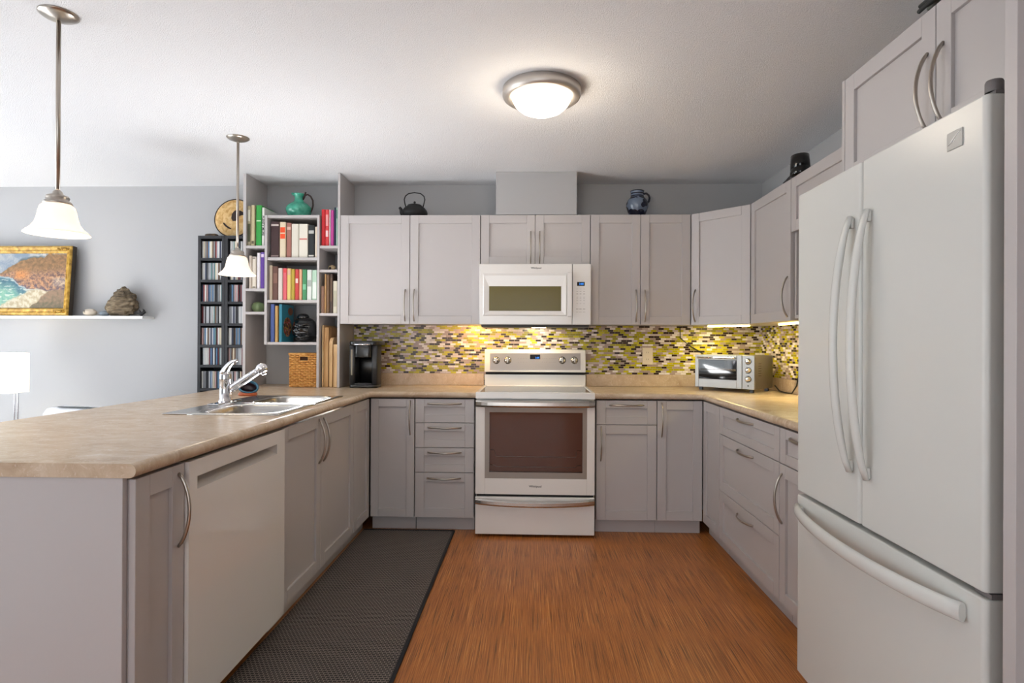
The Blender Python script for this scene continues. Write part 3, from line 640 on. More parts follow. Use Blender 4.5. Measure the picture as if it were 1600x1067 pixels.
def pendant(x, y, label):
    t = thing('pendant_light', label, 'lamp', (x, y, ZC), group='pendant lights above the peninsula')
    zb, zt = 1.626, 1.738
    MB().lathe([(0, ZC - .026), (0.012, ZC - .026), (0.030, ZC - .020), (0.052, ZC - .012), (0.063, ZC - .004), (0.063, ZC - .0005), (0, ZC - .0005)], (x, y, 0), 32).build('canopy', NICKEL, t)
    MB().tube([(x, y, zt + .02), (x, y, ZC - .02)], 0.0075, 12).build('rod', NICKEL, t)
    MB().lathe([(0.008, zt + .050), (0.014, zt + .044), (0.018, zt + .034), (0.034, zt + .028), (0.037, zt + .020), (0.034, zt + .012), (0.043, zt + .006), (0.047, zt - .002), (0.040, zt - .004)], (x, y, 0), 28).build('fitter', NICKEL, t)
    MB().lathe([(0.044, zt - .003), (0.053, zt - .012), (0.058, zt - .030), (0.062, zt - .052), (0.068, zt - .072), (0.080, zt - .090), (0.094, zt - .102), (0.102, zb), (0.098, zb + .001), (0.076, zt - .092), (0.062, zt - .072), (0.055, zt - .04), (0.042, zt - .012)], (x, y, 0), 40).build('glass_shade', SHADE, t)
    point('pendant_bulb', (x, y, zb - .015), 1.8, 0.04, (1.0, 0.88, 0.70))
    return t
pendant(-1.730, -2.358, 'nearer pendant light with a white bell shade, at the left edge of the picture')
pendant(-1.722, -1.057, 'farther pendant light with a white bell shade, in front of the black shelf towers')
LW = mat('warm_strip', (255, 236, 180), 0.4, emit=(255, 222, 130), estr=14)
t = MB().box(-0.15, 0.15, -0.012, 0.012, -0.010, 0).build('light_bar', LW, bevel=0.003); t.location = (1.36, -0.315, UB - .001); t.rotation_euler = (0, 0, -math.atan2(dg, XF - 1.097))
tag(t, 'glowing light bar under the angled corner wall cabinet', 'lamp', 'under-cabinet light bars')
t = MB().box(-0.012, 0.012, -0.22, 0.22, -0.010, 0).build('light_bar', LW, bevel=0.003); t.location = (1.55, -0.93, UB - .001)
tag(t, 'glowing light bar under the single-door cabinet on the right wall', 'lamp', 'under-cabinet light bars')
area('bar_light', (1.33, -0.28, UB - .02), (0.2, 0.0, 0), 0.3, 0.04, 2.8, (1.0, 0.82, 0.40)).rotation_euler = (0, 0, -0.787)
area('bar_light', (1.55, -0.93, UB - .02), (0, 0, 0), 0.04, 0.44, 3.4, (1.0, 0.82, 0.40))
t = MB(); t.tube([(1.104, -0.012, 1.364), (1.106, -0.013, 1.28), (1.17, -0.014, 1.225), (1.27, -0.015, 1.165), (1.33, -0.018, 1.10)], 0.003, 6, up=(0, 1, 0))
tag(t.build('power_cord', BLACK), 'thin dark cord drooping across the tiles behind the toaster oven', 'cord')

# ------------------------------------------------------------------ outlet
t = thing('wall_outlet', 'cream double electrical outlet on the mosaic tile', 'outlet', (0.864, -0.01, 1.143))
pl = mat('outlet_plate', (222, 210, 190), 0.4)
MB().box(0.826, 0.903, -0.0145, -0.0095, 1.080, 1.206).build('cover_plate', pl, t, bevel=0.002)
for z in (1.117, 1.168):
    r = MB().prism([(0.864 + 0.017 * math.copysign(abs(math.cos(a)) ** .6, math.cos(a)), z + 0.015 * math.copysign(abs(math.sin(a)) ** .8, math.sin(a))) for a in [2 * PI * i / 20 for i in range(20)]], -0.0162, -0.0146, 'xz').build('socket', pl, t)
    for x in (0.857, 0.870): MB().box(x, x + .002, -0.0166, -0.0163, z - .003, z + .007).build('slot', DARK, r)

# ------------------------------------------------------------------ toaster oven (turned across the corner)
t = thing('toaster_oven', 'stainless toaster oven set across the right corner of the worktop', 'oven', (1.302, -0.40, CT), -PI / 4)
w_, d_ = 0.425, 0.285
TS = mat('toaster_steel', (158, 156, 152), 0.38, 1.0)
zA, zB = 0.022, 0.246
MB().box(-w_ / 2, w_ / 2, 0.012, d_, zA, zB).build('case', TS, t, bevel=0.008, seg=3, local=True)
xp = w_ / 2 - .085
fp = MB().box(xp + .001, w_ / 2, 0.0, 0.0115, zA, zB).build('control_panel', TS, t, bevel=0.003, local=True)
for z in (0.206, 0.148, 0.090):
    k = MB().lathe([(0.019, 0), (0.0185, 0.004), (0.0145, 0.006), (0.0135, 0.020), (0.011, 0.022), (0, 0.022)], (xp + .043, -0.0003, z), 24, m=Matrix.Rotation(PI / 2, 4, 'X')).build('knob', CHROME, fp, local=True)
    MB().lathe([(0.0215, 0), (0.0195, 0.0012)], (xp + .043, -0.0002, z), 24, m=Matrix.Rotation(PI / 2, 4, 'X')).build('dial_ring', BLACK, k, local=True)
MB().lathe([(0.005, 0), (0.004, 0.003), (0, 0.003)], (xp + .043, -0.0003, 0.046), 14, m=Matrix.Rotation(PI / 2, 4, 'X')).build('button', mat('dark_button', (60, 60, 64), 0.3), fp, local=True)
gx0_, gx1_, gz0_, gz1_ = -w_ / 2 + .026, xp - .036, 0.080, 0.212
b = MB(); b.box(-w_ / 2, gx0_, 0, .0115, zA, zB).box(gx1_, xp - .001, 0, .0115, zA, zB).box(gx0_, gx1_, 0, .0115, zA, gz0_).box(gx0_, gx1_, 0, .0115, gz1_, zB)
dr_ = b.build('door', TS, t, bevel=0.002, local=True)
MB().box(gx0_ + .0005, gx1_ - .0005, 0.002, 0.0075, gz0_ + .0005, gz1_ - .0005).build('door_glass', BLKGLASS, dr_, local=True)
for z in (0.150, 0.143): 
    m_ = MB(); m_.tube([(gx0_ + .012, 0.0012, z), (gx1_ - .006, 0.0012, z)], 0.0016, 6, up=(0, 1, 0)); m_.build('rack_wire', STEEL, dr_, local=True)
b = MB(); b.tube([(-w_ / 2 + .02, -0.0005, 0.226), (-w_ / 2 + .03, -.026, 0.226), (xp - .05, -.026, 0.226), (xp - .04, -0.0005, 0.226)], 0.0065, 10, up=(0, 0, 1)); b.build('door_handle', CHROME, dr_, local=True)
for x in (-w_ / 2 + .03, w_ / 2 - .03):
    for y in (0.03, d_ - .035): MB().box(x - .011, x + .011, y - .009, y + .009, 0.0003, zA - .0003).build('foot', BLACK, t, local=True)
b = MB()
for i in range(7): b.box(w_ / 2 + .0002, w_ / 2 + .0012, 0.05, 0.085, 0.11 + i * .015, 0.115 + i * .015)
for q in range(0): pass
vent = [MB().box(w_ / 2 + .0002, w_ / 2 + .0012, 0.06, 0.10, 0.11 + i * .016, 0.114 + i * .016).build('vent_slot', mat('vent_slot', (90, 84, 74), 0.5), t, local=True) for i in range(6)]
b = MB(); b.tube([(1.655, -0.375, CT + .040), (1.668, -0.42, CT + .006), (1.660, -0.52, CT + .005), (1.664, -0.62, CT + .008), (1.676, -0.66, CT + .06), (1.680, -0.68, CT + .13), (1.684, -0.74, CT + .165), (1.686, -0.80, CT + .17)], 0.0045, 8, up=(0, 0, 1))
b.build('cord', BLACK, t)

# ------------------------------------------------------------------ coffee maker
cx, cy = -1.185, -0.22
t = thing('coffee_maker', 'black single-cup coffee maker on the worktop beside the bookshelf', 'coffee maker', (cx, cy, CT))
KB = mat('coffee_black', (17, 17, 18), 0.28, coat=0.2); KG = mat('coffee_grey', (46, 46, 48), 0.35)
def rr(hx, hy, r, n=5):
    p = []
    for sx_, sy_, a0 in ((1, 1, 0), (-1, 1, PI / 2), (-1, -1, PI), (1, -1, 1.5 * PI)):
        for i in range(n + 1):
            a = a0 + PI / 2 * i / n; p.append((sx_ * (hx - r) + r * math.cos(a), sy_ * (hy - r) + r * math.sin(a)))
    return p
def off(p, x, y): return [(a + x, b + y) for a, b in p]
MB().prism(off(rr(0.074, 0.060, 0.03), cx, cy + .060), CT + .0005, CT + .300, 'xy', smooth=True).build('rear_body', KB, t)
for sx_ in (-1, 1): MB().prism(off(rr(0.021, 0.060, 0.012), cx + sx_ * 0.080, cy - .055), CT + .022, CT + .300, 'xy', smooth=True).build('side_column', KG, t)
MB().prism(off(rr(0.100, 0.074, 0.035), cx, cy - .055), CT + .0005, CT + .0215, 'xy', smooth=True).build('drip_base', KB, t)
MB().prism(off(rr(0.070, 0.06, 0.03), cx, cy - .062), CT + .0217, CT + .032, 'xy', smooth=True).build('drip_tray', KG, t)
hd = MB().prism(off(rr(0.104, 0.122, 0.04), cx, cy - .002), CT + .3005, CT + .330, 'xy', smooth=True).build('lid', KB, t, bevel=0.006)
MB().prism(off(rr(0.060, 0.055, 0.025), cx, cy - .075), CT + .215, CT + .300, 'xy', smooth=True).build('brew_head', KB, t, bevel=0.004)
b = MB(); b.tube([(cx - .056, cy - .118, CT + .305), (cx - .056, cy - .142, CT + .306), (cx + .056, cy - .142, CT + .306), (cx + .056, cy - .118, CT + .305)], 0.0075, 8, (1, 0.8)); b.build('lid_handle', CHROME, hd)
MB().box(cx - .086, cx - .076, cy - .1165, cy - .1152, CT + .09, CT + .27).build('water_window', mat('water_window', (150, 140, 120), 0.2), t)
b = MB(); b.tube([(cx - .09, cy + .06, CT + .09), (cx - .118, cy + .03, CT + .06), (cx - .122, cy + .02, CT + .02), (cx - .10, cy + .03, CT + .005)], 0.004, 8); b.build('cord', BLACK, t)

# ------------------------------------------------------------------ bookshelf on the worktop
t = thing('bookshelf', 'open grey bookshelf standing on the worktop up to the ceiling', 'bookshelf', (-1.70, -0.17, CT))
BF, BBK = -0.335, -0.003
MB().box(-2.048, -2.027, BF, BBK, CT + .0005, ZC - .001).build('side_panel', CAB, t, bevel=0.001, seg=1)
MB().box(-1.3705, -1.3535, BF, BBK, CT + .0005, ZC - .001).build('side_panel', CAB, t, bevel=0.001, seg=1)
ML0, ML1, MR0, MR1 = -1.891, -1.873, -1.516, -1.499
MB().box(ML0, ML1, BF - .004, BBK, 1.216, 2.133).build('divider', CAB, t, bevel=0.001, seg=1)
MB().box(MR0, MR1, BF - .004, BBK, CT + .0005, 2.133).build('divider', CAB, t, bevel=0.001, seg=1)
SH = {}
for k, xa, xb_, zs in (('l', -2.0265, ML0 - .0005, (1.918, 1.614, 1.449)), ('m', ML1 + .0005, MR0 - .0005, (2.133, 1.834, 1.533, 1.235)), ('r', MR1 + .0005, -1.371, (1.917, 1.748, 1.441))):
    for z in zs: MB().box(xa, xb_, BF, BBK, z - .019, z).build('shelf', CAB, t, bevel=0.001, seg=1)

BK = {}
def book(u0, u1, vt, z, col, label, group, yf=-0.322, depth=0.20, band=None, band2=None, txt=None, vref=400, rough=0.5):
    x0, x1 = at(u0, vref, 'y', yf).x + .0006, at(u1, vref, 'y', yf).x - .0006; h = at((u0 + u1) / 2, vt, 'y', yf).z - z; z += .0005
    cm = mat('cover_%d_%d_%d' % col, col, rough)
    o = thing('book', label, 'book', ((x0 + x1) / 2, yf, z), 0, group)
    b = MB(); c = .0022; wd = x1 - x0; y1 = yf + depth; r = min(0.004, wd * .3)
    b.prism([(x0, y1), (x0, yf + r), (x0 + r, yf), (x1 - r, yf), (x1, yf + r), (x1, y1), (x1 - c, y1), (x1 - c, yf + .006), (x0 + c, yf + .006), (x0 + c, y1)], z, z + h, 'xy')
    cv = b.build('cover', cm, o)
    MB().box(x0 + c + .0002, x1 - c - .0002, yf + .0063, y1 - .004, z + .003, z + h - .003).build('pages', PAGE, o)
    for bd in (band, band2):
        if bd: lo, hi, bc = bd; MB().box(x0 + r, x1 - r, yf - .0005, yf + .001, z + h * lo, z + h * hi).build('spine_label', mat('label_%d_%d_%d' % bc, bc, 0.6), cv)
    if txt:
        body, sz, tcol = txt; m_ = face_m(((x0 + x1) / 2, yf - .0006, z + h * .52), (0, -1, 0)) @ Matrix.Rotation(-PI / 2, 4, 'Z')
        text('spine_title', body, sz, m_, mat('ink_%d_%d_%d' % tcol, tcol, 0.6), cv, bold=True)
    return o
def A(x, y): return 300 + x / 5.927, 260 + y / 5.927
def Bz(x, y): return 300 + x / 4.85, 420 + y / 4.85
def row(scale, z, group, items, vref, **kw):
    for it in items:
        x0, x1, yt, col, label = it[:5]; ex = it[5] if len(it) > 5 else {}
        (u0, vt), (u1, _) = scale(x0, yt), scale(x1, yt)
        book(u0, u1, vt, z, col, label, group, vref=vref, **{**kw, **ex})
row(A, 1.918, 'books on the top left shelf', [
    (511, 545, 366, (150, 140, 112), 'mottled cream and dark book against the left side of the top left shelf', dict(band=(.1, .55, (64, 66, 40)), band2=(.62, .9, (196, 190, 172)))),
    (547, 580, 358, (190, 178, 140), 'tan cookbook left of the thick green book', dict(band=(.05, .12, (90, 82, 60)))),
    (592, 644, 360, (44, 150, 62), 'thick bright green book on the top left shelf', dict(band=(.60, .63, (190, 220, 180)))),
    (647, 670, 380, (222, 220, 214), 'white cookbook with black spine title right of the green book', dict(txt=('PLENTY MORE', 0.022, (26, 26, 28)), depth=0.24))], 350)
row(A, 1.614, 'books on the second left shelf', [
    (526, 553, 828, (204, 190, 176), 'narrow pinkish cream book at the left of the shelf with the purple book'),
    (556, 592, 836, (214, 204, 188), 'cream book with a dark outline, second on the shelf with the purple book', dict(band=(.03, .06, (60, 44, 40)), band2=(.94, .97, (60, 44, 40)))),
    (600, 631, 800, (222, 216, 220), 'white book directly left of the purple book'),
    (633, 670, 795, (88, 52, 142), 'purple book on the second left shelf', dict(band=(.86, .95, (206, 190, 214))))], 430)
row(A, 1.834, 'books on the upper middle shelf', [
    (727, 808, 512, (58, 34, 34), 'thick dark brown book at the left of the upper middle shelf', dict(band=(.88, .93, (190, 178, 172)), band2=(.03, .06, (150, 130, 126)))),
    (811, 868, 515, (216, 200, 172), 'cream book with two red-orange spine labels', dict(band=(.70, .85, (226, 76, 28)), band2=(.53, .67, (226, 76, 28)))),
    (875, 919, 522, (158, 104, 92), 'rose-brown book between the red-labelled book and two white books', dict(band=(.80, .88, (206, 178, 160)))),
    (921, 987, 533, (216, 210, 196), 'thick plain off-white book on the upper middle shelf'),
    (990, 1072, 533, (222, 216, 202), 'thick off-white book with small red marks on its spine', dict(band=(.53, .57, (206, 120, 110)))),
    (1075, 1134, 545, (28, 32, 34), 'black book with white spine print on the upper middle shelf', dict(band=(.74, .84, (186, 186, 180)), band2=(.03, .08, (210, 206, 196)))),
    (1138, 1160, 560, (220, 206, 186), 'narrow cream book at the right end of the upper middle shelf')], 370)
row(Bz, 1.533, 'books on the lower middle shelf', [
    (583, 608, -26, (190, 172, 150), 'beige book at the left end of the lower middle shelf'),
    (610, 650, -18, (98, 64, 54), 'dark brown book on the lower middle shelf', dict(band=(.5, .8, (128, 90, 76)))),
    (652, 685, -5, (212, 200, 192), 'pale pinkish white book right of the dark brown one'),
    (688, 718, -4, (214, 94, 104), 'pink-red book on the lower middle shelf', dict(band=(.86, .97, (206, 60, 60)))),
    (720, 749, -2, (222, 196, 118), 'pale yellow book right of the pink-red one', dict(band=(.80, .97, (216, 172, 150)))),
    (751, 778, 2, (176, 152, 52), 'mustard yellow book on the lower middle shelf'),
    (780, 808, 4, (196, 66, 62), 'red book right of the mustard yellow one', dict(band=(.55, .7, (224, 200, 190)))),
    (810, 833, 4, (218, 164, 128), 'salmon coloured book left of the green one'),
    (835, 868, 6, (66, 138, 92), 'green book on the lower middle shelf', dict(band=(.34, .52, (120, 190, 150)))),
    (870, 907, 8, (214, 220, 214), 'white book right of the green one', dict(band=(.45, .66, (160, 168, 162)))),
    (909, 946, 10, (176, 206, 184), 'pale green book at the right end of the lower middle shelf', dict(band=(.05, .6, (216, 224, 216))))], 450)
row(Bz, 1.235, 'books beside the black head ornament', [
    (593, 624, 268, (66, 86, 146), 'tall blue book at the left of the compartment with the black head', dict(depth=0.22)),
    (627, 651, 280, (186, 148, 88), 'tan book between the blue and the teal book', dict(depth=0.18))], 510)
row(A, 1.917, 'books on the top right shelf', [
    (1198, 1231, 398, (196, 32, 40), 'plain red book at the left of the top right shelf'),
    (1233, 1268, 400, (206, 58, 62), 'red book with white spine print second on the top right shelf', dict(band=(.25, .42, (232, 196, 196)), band2=(.55, .86, (226, 150, 150)))),
    (1270, 1282, 400, (216, 208, 206), 'slim pale booklet left of the magenta book'),
    (1284, 1313, 405, (176, 62, 138), 'magenta book on the top right shelf'),
    (1315, 1331, 380, (32, 44, 70), 'slim navy book right of the magenta one'),
    (1333, 1350, 385, (150, 178, 164), 'pale green book at the right end of the top right shelf', dict(band=(.72, .95, (40, 86, 72))))], 350)
row(Bz, 1.441, 'books on the lower right shelf', [
    (976, 1001, 130, (138, 104, 84), 'short brown book at the left of the lower right shelf'),
    (1003, 1016, 40, (186, 146, 98), 'slim tan book on the lower right shelf'),
    (1018, 1040, 46, (110, 82, 58), 'medium brown book on the lower right shelf'),
    (1042, 1066, 40, (64, 46, 36), 'dark brown book on the lower right shelf', dict(band=(.3, .9, (92, 70, 52)))),
    (1068, 1100, 92, (206, 198, 178), 'cream book with dotted spine at the right end of the lower right shelf', dict(band=(.2, .7, (176, 172, 150))))], 470)
# large teal picture book turned a little so its cover shows
q = at(*Bz(656, 548), 'y', -0.318)
t = thing('book', 'teal picture book with a colourful oval on its cover beside the black head', 'book', (q.x + .0225, q.y, 1.2355), math.radians(84), 'books beside the black head ornament')
TEAL = mat('cover_teal', (40, 120, 142), 0.35); th, hh, dd = 0.020, 0.268, 0.166
MB().box(0.0, dd, 0, 0.0022, 0, hh).box(0, dd, th - .0022, th, 0, hh).box(0, 0.004, 0.0022, th - .0022, 0, hh).build('cover', TEAL, t, local=True)
MB().box(0.0045, dd - .004, 0.0025, th - .0025, 0.003, hh - .003).build('pages', PAGE, t, local=True)
def oval(cx_, cz_, rx_, rz_, y): return MB().prism([(cx_ + rx_ * math.cos(2 * PI * i / 28), cz_ + rz_ * math.sin(2 * PI * i / 28)) for i in range(28)], y - .0006, y - .0001, 'xz')
cvp = COL.objects[len(COL.objects) - 2]
OV = mat('oval_picture', (150, 70, 50), 0.5); g = NG(OV); vn = g.n('ShaderNodeTexVoronoi', Scale=90.0); g.l(g.obj, vn.inputs['Vector']); sc_ = g.n('ShaderNodeSeparateColor'); g.l(vn.outputs['Color'], sc_.inputs[0])
g.l(g.ramp(sc_.outputs[0], [(0, (58, 34, 30)), (0.2, (150, 66, 50)), (0.4, (184, 140, 56)), (0.6, (104, 94, 52)), (0.75, (176, 116, 120)), (0.9, (60, 44, 44))], 'CONSTANT'), g.b.inputs['Base Color'])
oval(0.078, 0.108, 0.056, 0.070, 0).build('cover_picture', OV, cvp, local=True)
oval(0.120, 0.222, 0.034, 0.028, 0).build('cover_emblem', mat('cover_emblem', (120, 74, 46), 0.5), cvp, local=True)

# head ornament
q = at(*Bz(842, 552), 'y', -0.215); HX, HY, HZ = q.x + .012, -0.215, 1.2355
t = thing('head_ornament', 'shiny black pottery head with a laughing face in the bookshelf', 'ornament', (HX, HY, HZ))
BG = mat('black_glaze', (14, 15, 17), 0.10, coat=0.6)
hr, hh = 0.088, 0.196
def head(i, j):
    a = 2 * PI * i; e = lerp(-PI / 2, PI / 2, j); c_, s_ = math.cos(e), math.sin(e); k = abs(c_) ** 0.72
    d = Vector((math.cos(a) * k, math.sin(a) * k, s_)); x, y, z = d.x * hr, d.y * hr * .95, d.z * hh * .46
    fa = math.atan2(math.cos(a + PI * 0.5 - 0.35 + PI / 2 * 0), 1); ang = (a + PI / 2 - 0.02 + PI) % (2 * PI) - PI; ang /= 1.35       # 0 at the face
    def bp(ca, ce, wa, we, h): return h * math.exp(-((ang - ca) / wa) ** 2 - ((e - ce) / we) ** 2)
    r = bp(0, 0.02, .13, .20, .020) + bp(.36, -.10, .20, .20, .013) + bp(-.36, -.10, .20, .20, .013) + bp(.30, .42, .24, .07, .010) + bp(-.30, .42, .24, .07, .010)
    r += bp(0, -.30, .36, .06, .010) + bp(0, -.62, .30, .08, .011) - bp(0, -.46, .34, .09, .016) + bp(0, -.92, .3, .14, .010) - bp(.28, .24, .16, .09, .010) - bp(-.28, .24, .16, .09, .010)
    r *= 1.25; kk = 1 + r / hr; return (HX + x * kk, HY + y * kk, HZ + hh * .46 + z * (1 + .3 * r / hr))
MB().grid(head, 96, 64).build('head', BG, t)
MB().lathe([(0.044, 0), (0.043, 0.014), (0.034, 0.026), (0.018, 0.033), (0, 0.034)], (HX - .012, HY, HZ + hh * .885), 28).build('topknot', BG, t)
for sx_ in (-1, 1): MB().lathe([(0, -.026), (0.010, -.020), (0.012, 0), (0.010, .022), (0, .028)], (HX + sx_ * (hr - .010), HY + .02, HZ + hh * .44), 14).build('ear', BG, t)

# green gourd pot, shell, basket, boards
q = at(*Bz(502, 323), 'y', -0.24)
t = thing('green_pot', 'small round green glazed pot on the third left shelf', 'pot', (q.x, -0.24, 1.4495))
b = MB(); rmax = 0.041
def pot(i, j):
    a = 2 * PI * i; z = j; r = (0.024 + 0.019 * math.sin(PI * min(1, z * 1.02)) ** .7) * (1 + .05 * math.cos(5 * a)); 
    if z > .9: r *= 1 - (z - .9) * 6
    return (q.x + r * math.cos(a), -0.24 + r * math.sin(a), 1.4495 + .075 * z)
b.grid(pot, 40, 20); b.build('body', mat('green_glaze', (126, 146, 104), 0.3), t)
MB().lathe([(0.014, 0), (0.015, 0.005), (0.009, 0.007), (0, 0.002)], (q.x, -0.24, 1.4495 + .070), 16).build('rim', mat('green_rim', (96, 112, 78), 0.4), t)
q = at(*A(1296, 945), 'y', -0.26)
t = thing('shell_ornament', 'small bone-coloured lumpy shell on the right shelf under the red books', 'ornament', (q.x, -0.26, 1.7485))
b = MB()
def shell(i, j):
    a = 2 * PI * i; e = lerp(-PI / 2, PI / 2, j); d = Vector((math.cos(a) * math.cos(e), math.sin(a) * math.cos(e), math.sin(e))); k = 1 + .30 * noise.noise(d * 2.6 + Vector((3, 1, 2)))
    return (q.x + d.x * .026 * k, -0.26 + d.y * .022 * k, max(1.7485, 1.7485 + .018 + d.z * .020 * k))
b.grid(shell, 32, 20); b.build('shell', mat('bone', (190, 166, 128), 0.6), t)
MB().lathe([(0.009, 0), (0.006, .004), (0, .002)], (q.x - .006, -0.283, 1.7485 + .016), 14, m=Matrix.Rotation(PI / 2, 4, 'X')).build('opening', DARK, t)

x0, x1 = at(452.5, 590, 'y', -0.30).x, at(496, 590, 'y', -0.30).x - .002; zt = at(470, 553, 'y', -0.30).z
t = thing('wicker_basket', 'honey-coloured woven basket on the worktop under the bookshelf', 'basket', ((x0 + x1) / 2, -0.20, CT))
ya, yb = -0.30, -0.12; b = MB(); zb_ = CT + .002; hgt = zt - zb_; NR, NS = 19, 11
def weave(p0, p1, nrm, hole):
    p0, p1, nrm = Vector(p0), Vector(p1), Vector(nrm)
    for r in range(NR):
        z = zb_ + hgt * (r + .5) / NR
        for sgn in range(1):
            pts = []
            for i in range(NS * 4 + 1):
                s = i / (NS * 4); p = p0.lerp(p1, s)
                if hole and 0.36 < s < 0.68 and 0.79 < (r + .5) / NR < 0.93: 
                    if len(pts) > 1: b.tube(pts, hgt / NR * .5, 6, (0.7, 1.0), up=(0, 0, 1))
                    pts = []; continue
                o = .0038 * math.sin(PI * NS * s + PI * (r % 2)); pts.append(p + nrm * o + Vector((0, 0, z)))
            if len(pts) > 1: b.tube(pts, hgt / NR * .5, 6, (0.7, 1.0), up=(0, 0, 1))
    for k in range(NS + 1):
        p = p0.lerp(p1, k / NS); s = k / NS
        if hole and 0.38 < s < 0.66: b.tube([p + Vector((0, 0, zb_)), p + Vector((0, 0, zb_ + hgt * .79))], .0028, 6)
        else: b.tube([p + Vector((0, 0, zb_)), p + Vector((0, 0, zt))], .0028, 6)
weave((x0, ya, 0), (x1, ya, 0), (0, -1, 0), True); weave((x1, ya, 0), (x1, yb, 0), (1, 0, 0), False); weave((x0, yb, 0), (x0, ya, 0), (-1, 0, 0), False); weave((x1, yb, 0), (x0, yb, 0), (0, 1, 0), False)
b.build('woven_side', WICKER, t)
b = MB(); lp = [(x0 - .003, ya - .003, zt), (x1 + .001, ya - .003, zt), (x1 + .001, yb, zt), (x0 - .003, yb, zt), (x0 - .003, ya - .003, zt)]
b.tube(lp, .007, 8); b.build('rim', WICKER, t)
MB().box(x0 + .006, x1 - .006, ya + .008, yb - .004, zb_, zt - .004).build('lining', mat('basket_dark', (70, 42, 24), 0.9), t)
hx0, hx1 = lerp(x0, x1, .36), lerp(x0, x1, .68); hz0, hz1 = zb_ + hgt * .785, zb_ + hgt * .935
b = MB(); b.tube([(hx0, ya - .004, hz0), (hx1, ya - .004, hz0), (hx1, ya - .004, hz1), (hx0, ya - .004, hz1), (hx0, ya - .004, hz0)], .0045, 8, up=(0, 1, 0)); b.build('handle_hole_edge', WICKER, t)
# cutting boards stood on end
def cboard(u0, u1, vt, yf, m, label, rnd=0.01, dep=0.22):
    xa, xb_ = at(u0, 580, 'y', yf).x, at(u1, 580, 'y', yf).x; zt = at(u0, vt, 'y', yf).z
    o = thing('cutting_board', label, 'board', ((xa + xb_) / 2, yf + dep / 2, CT), 0, 'cutting boards at the right of the bookshelf')
    r = rnd; y0, y1 = yf, yf + dep; z0_ = CT + .0005; p = [(y0, z0_ + .004), (y0 + .004, z0_), (y1 - .004, z0_), (y1, z0_ + .004)] + [(y1 - r + r * math.cos(a), zt - r + r * math.sin(a)) for a in (0, .5, 1, PI / 2)] + [(y0 + r - r * math.cos(a), zt - r + r * math.sin(a)) for a in (PI / 2, 1, .5, 0)]
    MB().prism(p, xa + .0004, xb_ - .0004, 'yz').build('board', m, o, bevel=0.002)
cboard(502.8, 505.2, 508, -0.30, BOARD2, 'tallest thin cutting board against the left divider', dep=0.27)
cboard(506.2, 513.0, 511, -0.29, BOARD, 'tall thick brown cutting board, second from the left divider', dep=0.26)
cboard(513.8, 519.4, 527, -0.30, BOARD2, 'pale round-cornered cutting board in the middle of the four boards', rnd=0.05)
cboard(520.6, 526.8, 538, -0.325, BOARD2, 'shortest pale cutting board nearest the right side panel', rnd=0.006, dep=0.2)

# ------------------------------------------------------------------ jugs, kettle, ornaments
q = at(467, 336, 'y', -0.20)
t = thing('teal_jug', 'teal glazed jug with a dark looped handle on top of the bookshelf', 'jug', (q.x, -0.20, 2.1335))
zz = 2.1337; TEALG = mat('teal_glaze', (44, 138, 116), 0.16, coat=0.4)
g = NG(TEALG); n1 = g.n('ShaderNodeTexNoise', Scale=26.0, Detail=3.0); g.l(g.obj, n1.inputs['Vector']); g.l(g.ramp(n1.outputs['Fac'], [(0.3, (48, 146, 122)), (0.7, (84, 182, 154))]), g.b.inputs['Base Color'])
MB().lathe([(0, 0), (0.058, 0), (0.074, 0.018), (0.088, 0.045), (0.092, 0.066), (0.086, 0.086), (0.066, 0.106), (0.044, 0.120), (0.033, 0.131), (0.029, 0.146), (0.031, 0.162), (0.038, 0.174), (0.042, 0.182), (0.038, 0.183), (0.026, 0.170), (0.020, 0.15)], (q.x, -0.20, zz), 40).build('body', TEALG, t)
b = MB(); b.tube([(q.x - .024, -0.20, zz + .176), (q.x - .040, -0.20, zz + .181), (q.x - .054, -0.20, zz + .187)], [.013, .012, .006], 10, (1, .6), up=(0, 1, 0)); b.build('spout', TEALG, t)
b = MB(); pts = [(.030, .150), (.046, .172), (.064, .178), (.086, .164), (.102, .134), (.104, .098), (.096, .068), (.086, .050)]
b.tube([(q.x + a, -0.20, zz + c) for a, c in pts], .0062, 10, up=(0, 1, 0)); b.tube([(q.x + .030, -0.20, zz + .140), (q.x + .042, -0.20, zz + .165), (q.x + .050, -0.20, zz + .196)], .0065, 8, up=(0, 1, 0)); b.build('handle', mat('dark_handle', (54, 36, 30), 0.5), t)

q = at(646.5, 336, 'y', -0.20); kx, ky, kz = q.x, -0.20, UT + .0008
t = thing('teapot', 'black cast-iron teapot with a hooped handle on the wall cabinets', 'teapot', (kx, ky, kz))
MB().lathe([(0, 0), (0.070, 0), (0.082, 0.010), (0.092, 0.030), (0.094, 0.044), (0.088, 0.060), (0.072, 0.080), (0.052, 0.094)], (kx + .006, ky, kz), 36).build('body', IRON, t)
ld = MB().lathe([(0.054, 0.0935), (0.050, 0.100), (0.03, 0.106), (0.008, 0.109), (0.006, 0.113), (0.0085, 0.118), (0.0085, 0.123), (0.005, 0.128), (0, 0.1285)], (kx + .006, ky, kz), 28).build('lid', IRON, t)
b = MB(); b.tube([(kx - .072, ky, kz + .030), (kx - .088, ky, kz + .050), (kx - .094, ky, kz + .072), (kx - .104, ky, kz + .084)], [.022, .016, .012, .010], 12, up=(0, 1, 0)); b.build('spout', IRON, t)
b = MB(); pts = [(-.058, .086), (-.066, .116), (-.070, .142), (-.062, .166), (-.040, .184), (0.004, .192), (.050, .184), (.074, .164), (.080, .140), (.074, .112), (.068, .088)]
b.tube([(kx + a, ky, kz + c) for a, c in pts], .0042, 8, up=(0, 1, 0)); b.build('handle', IRON, t)

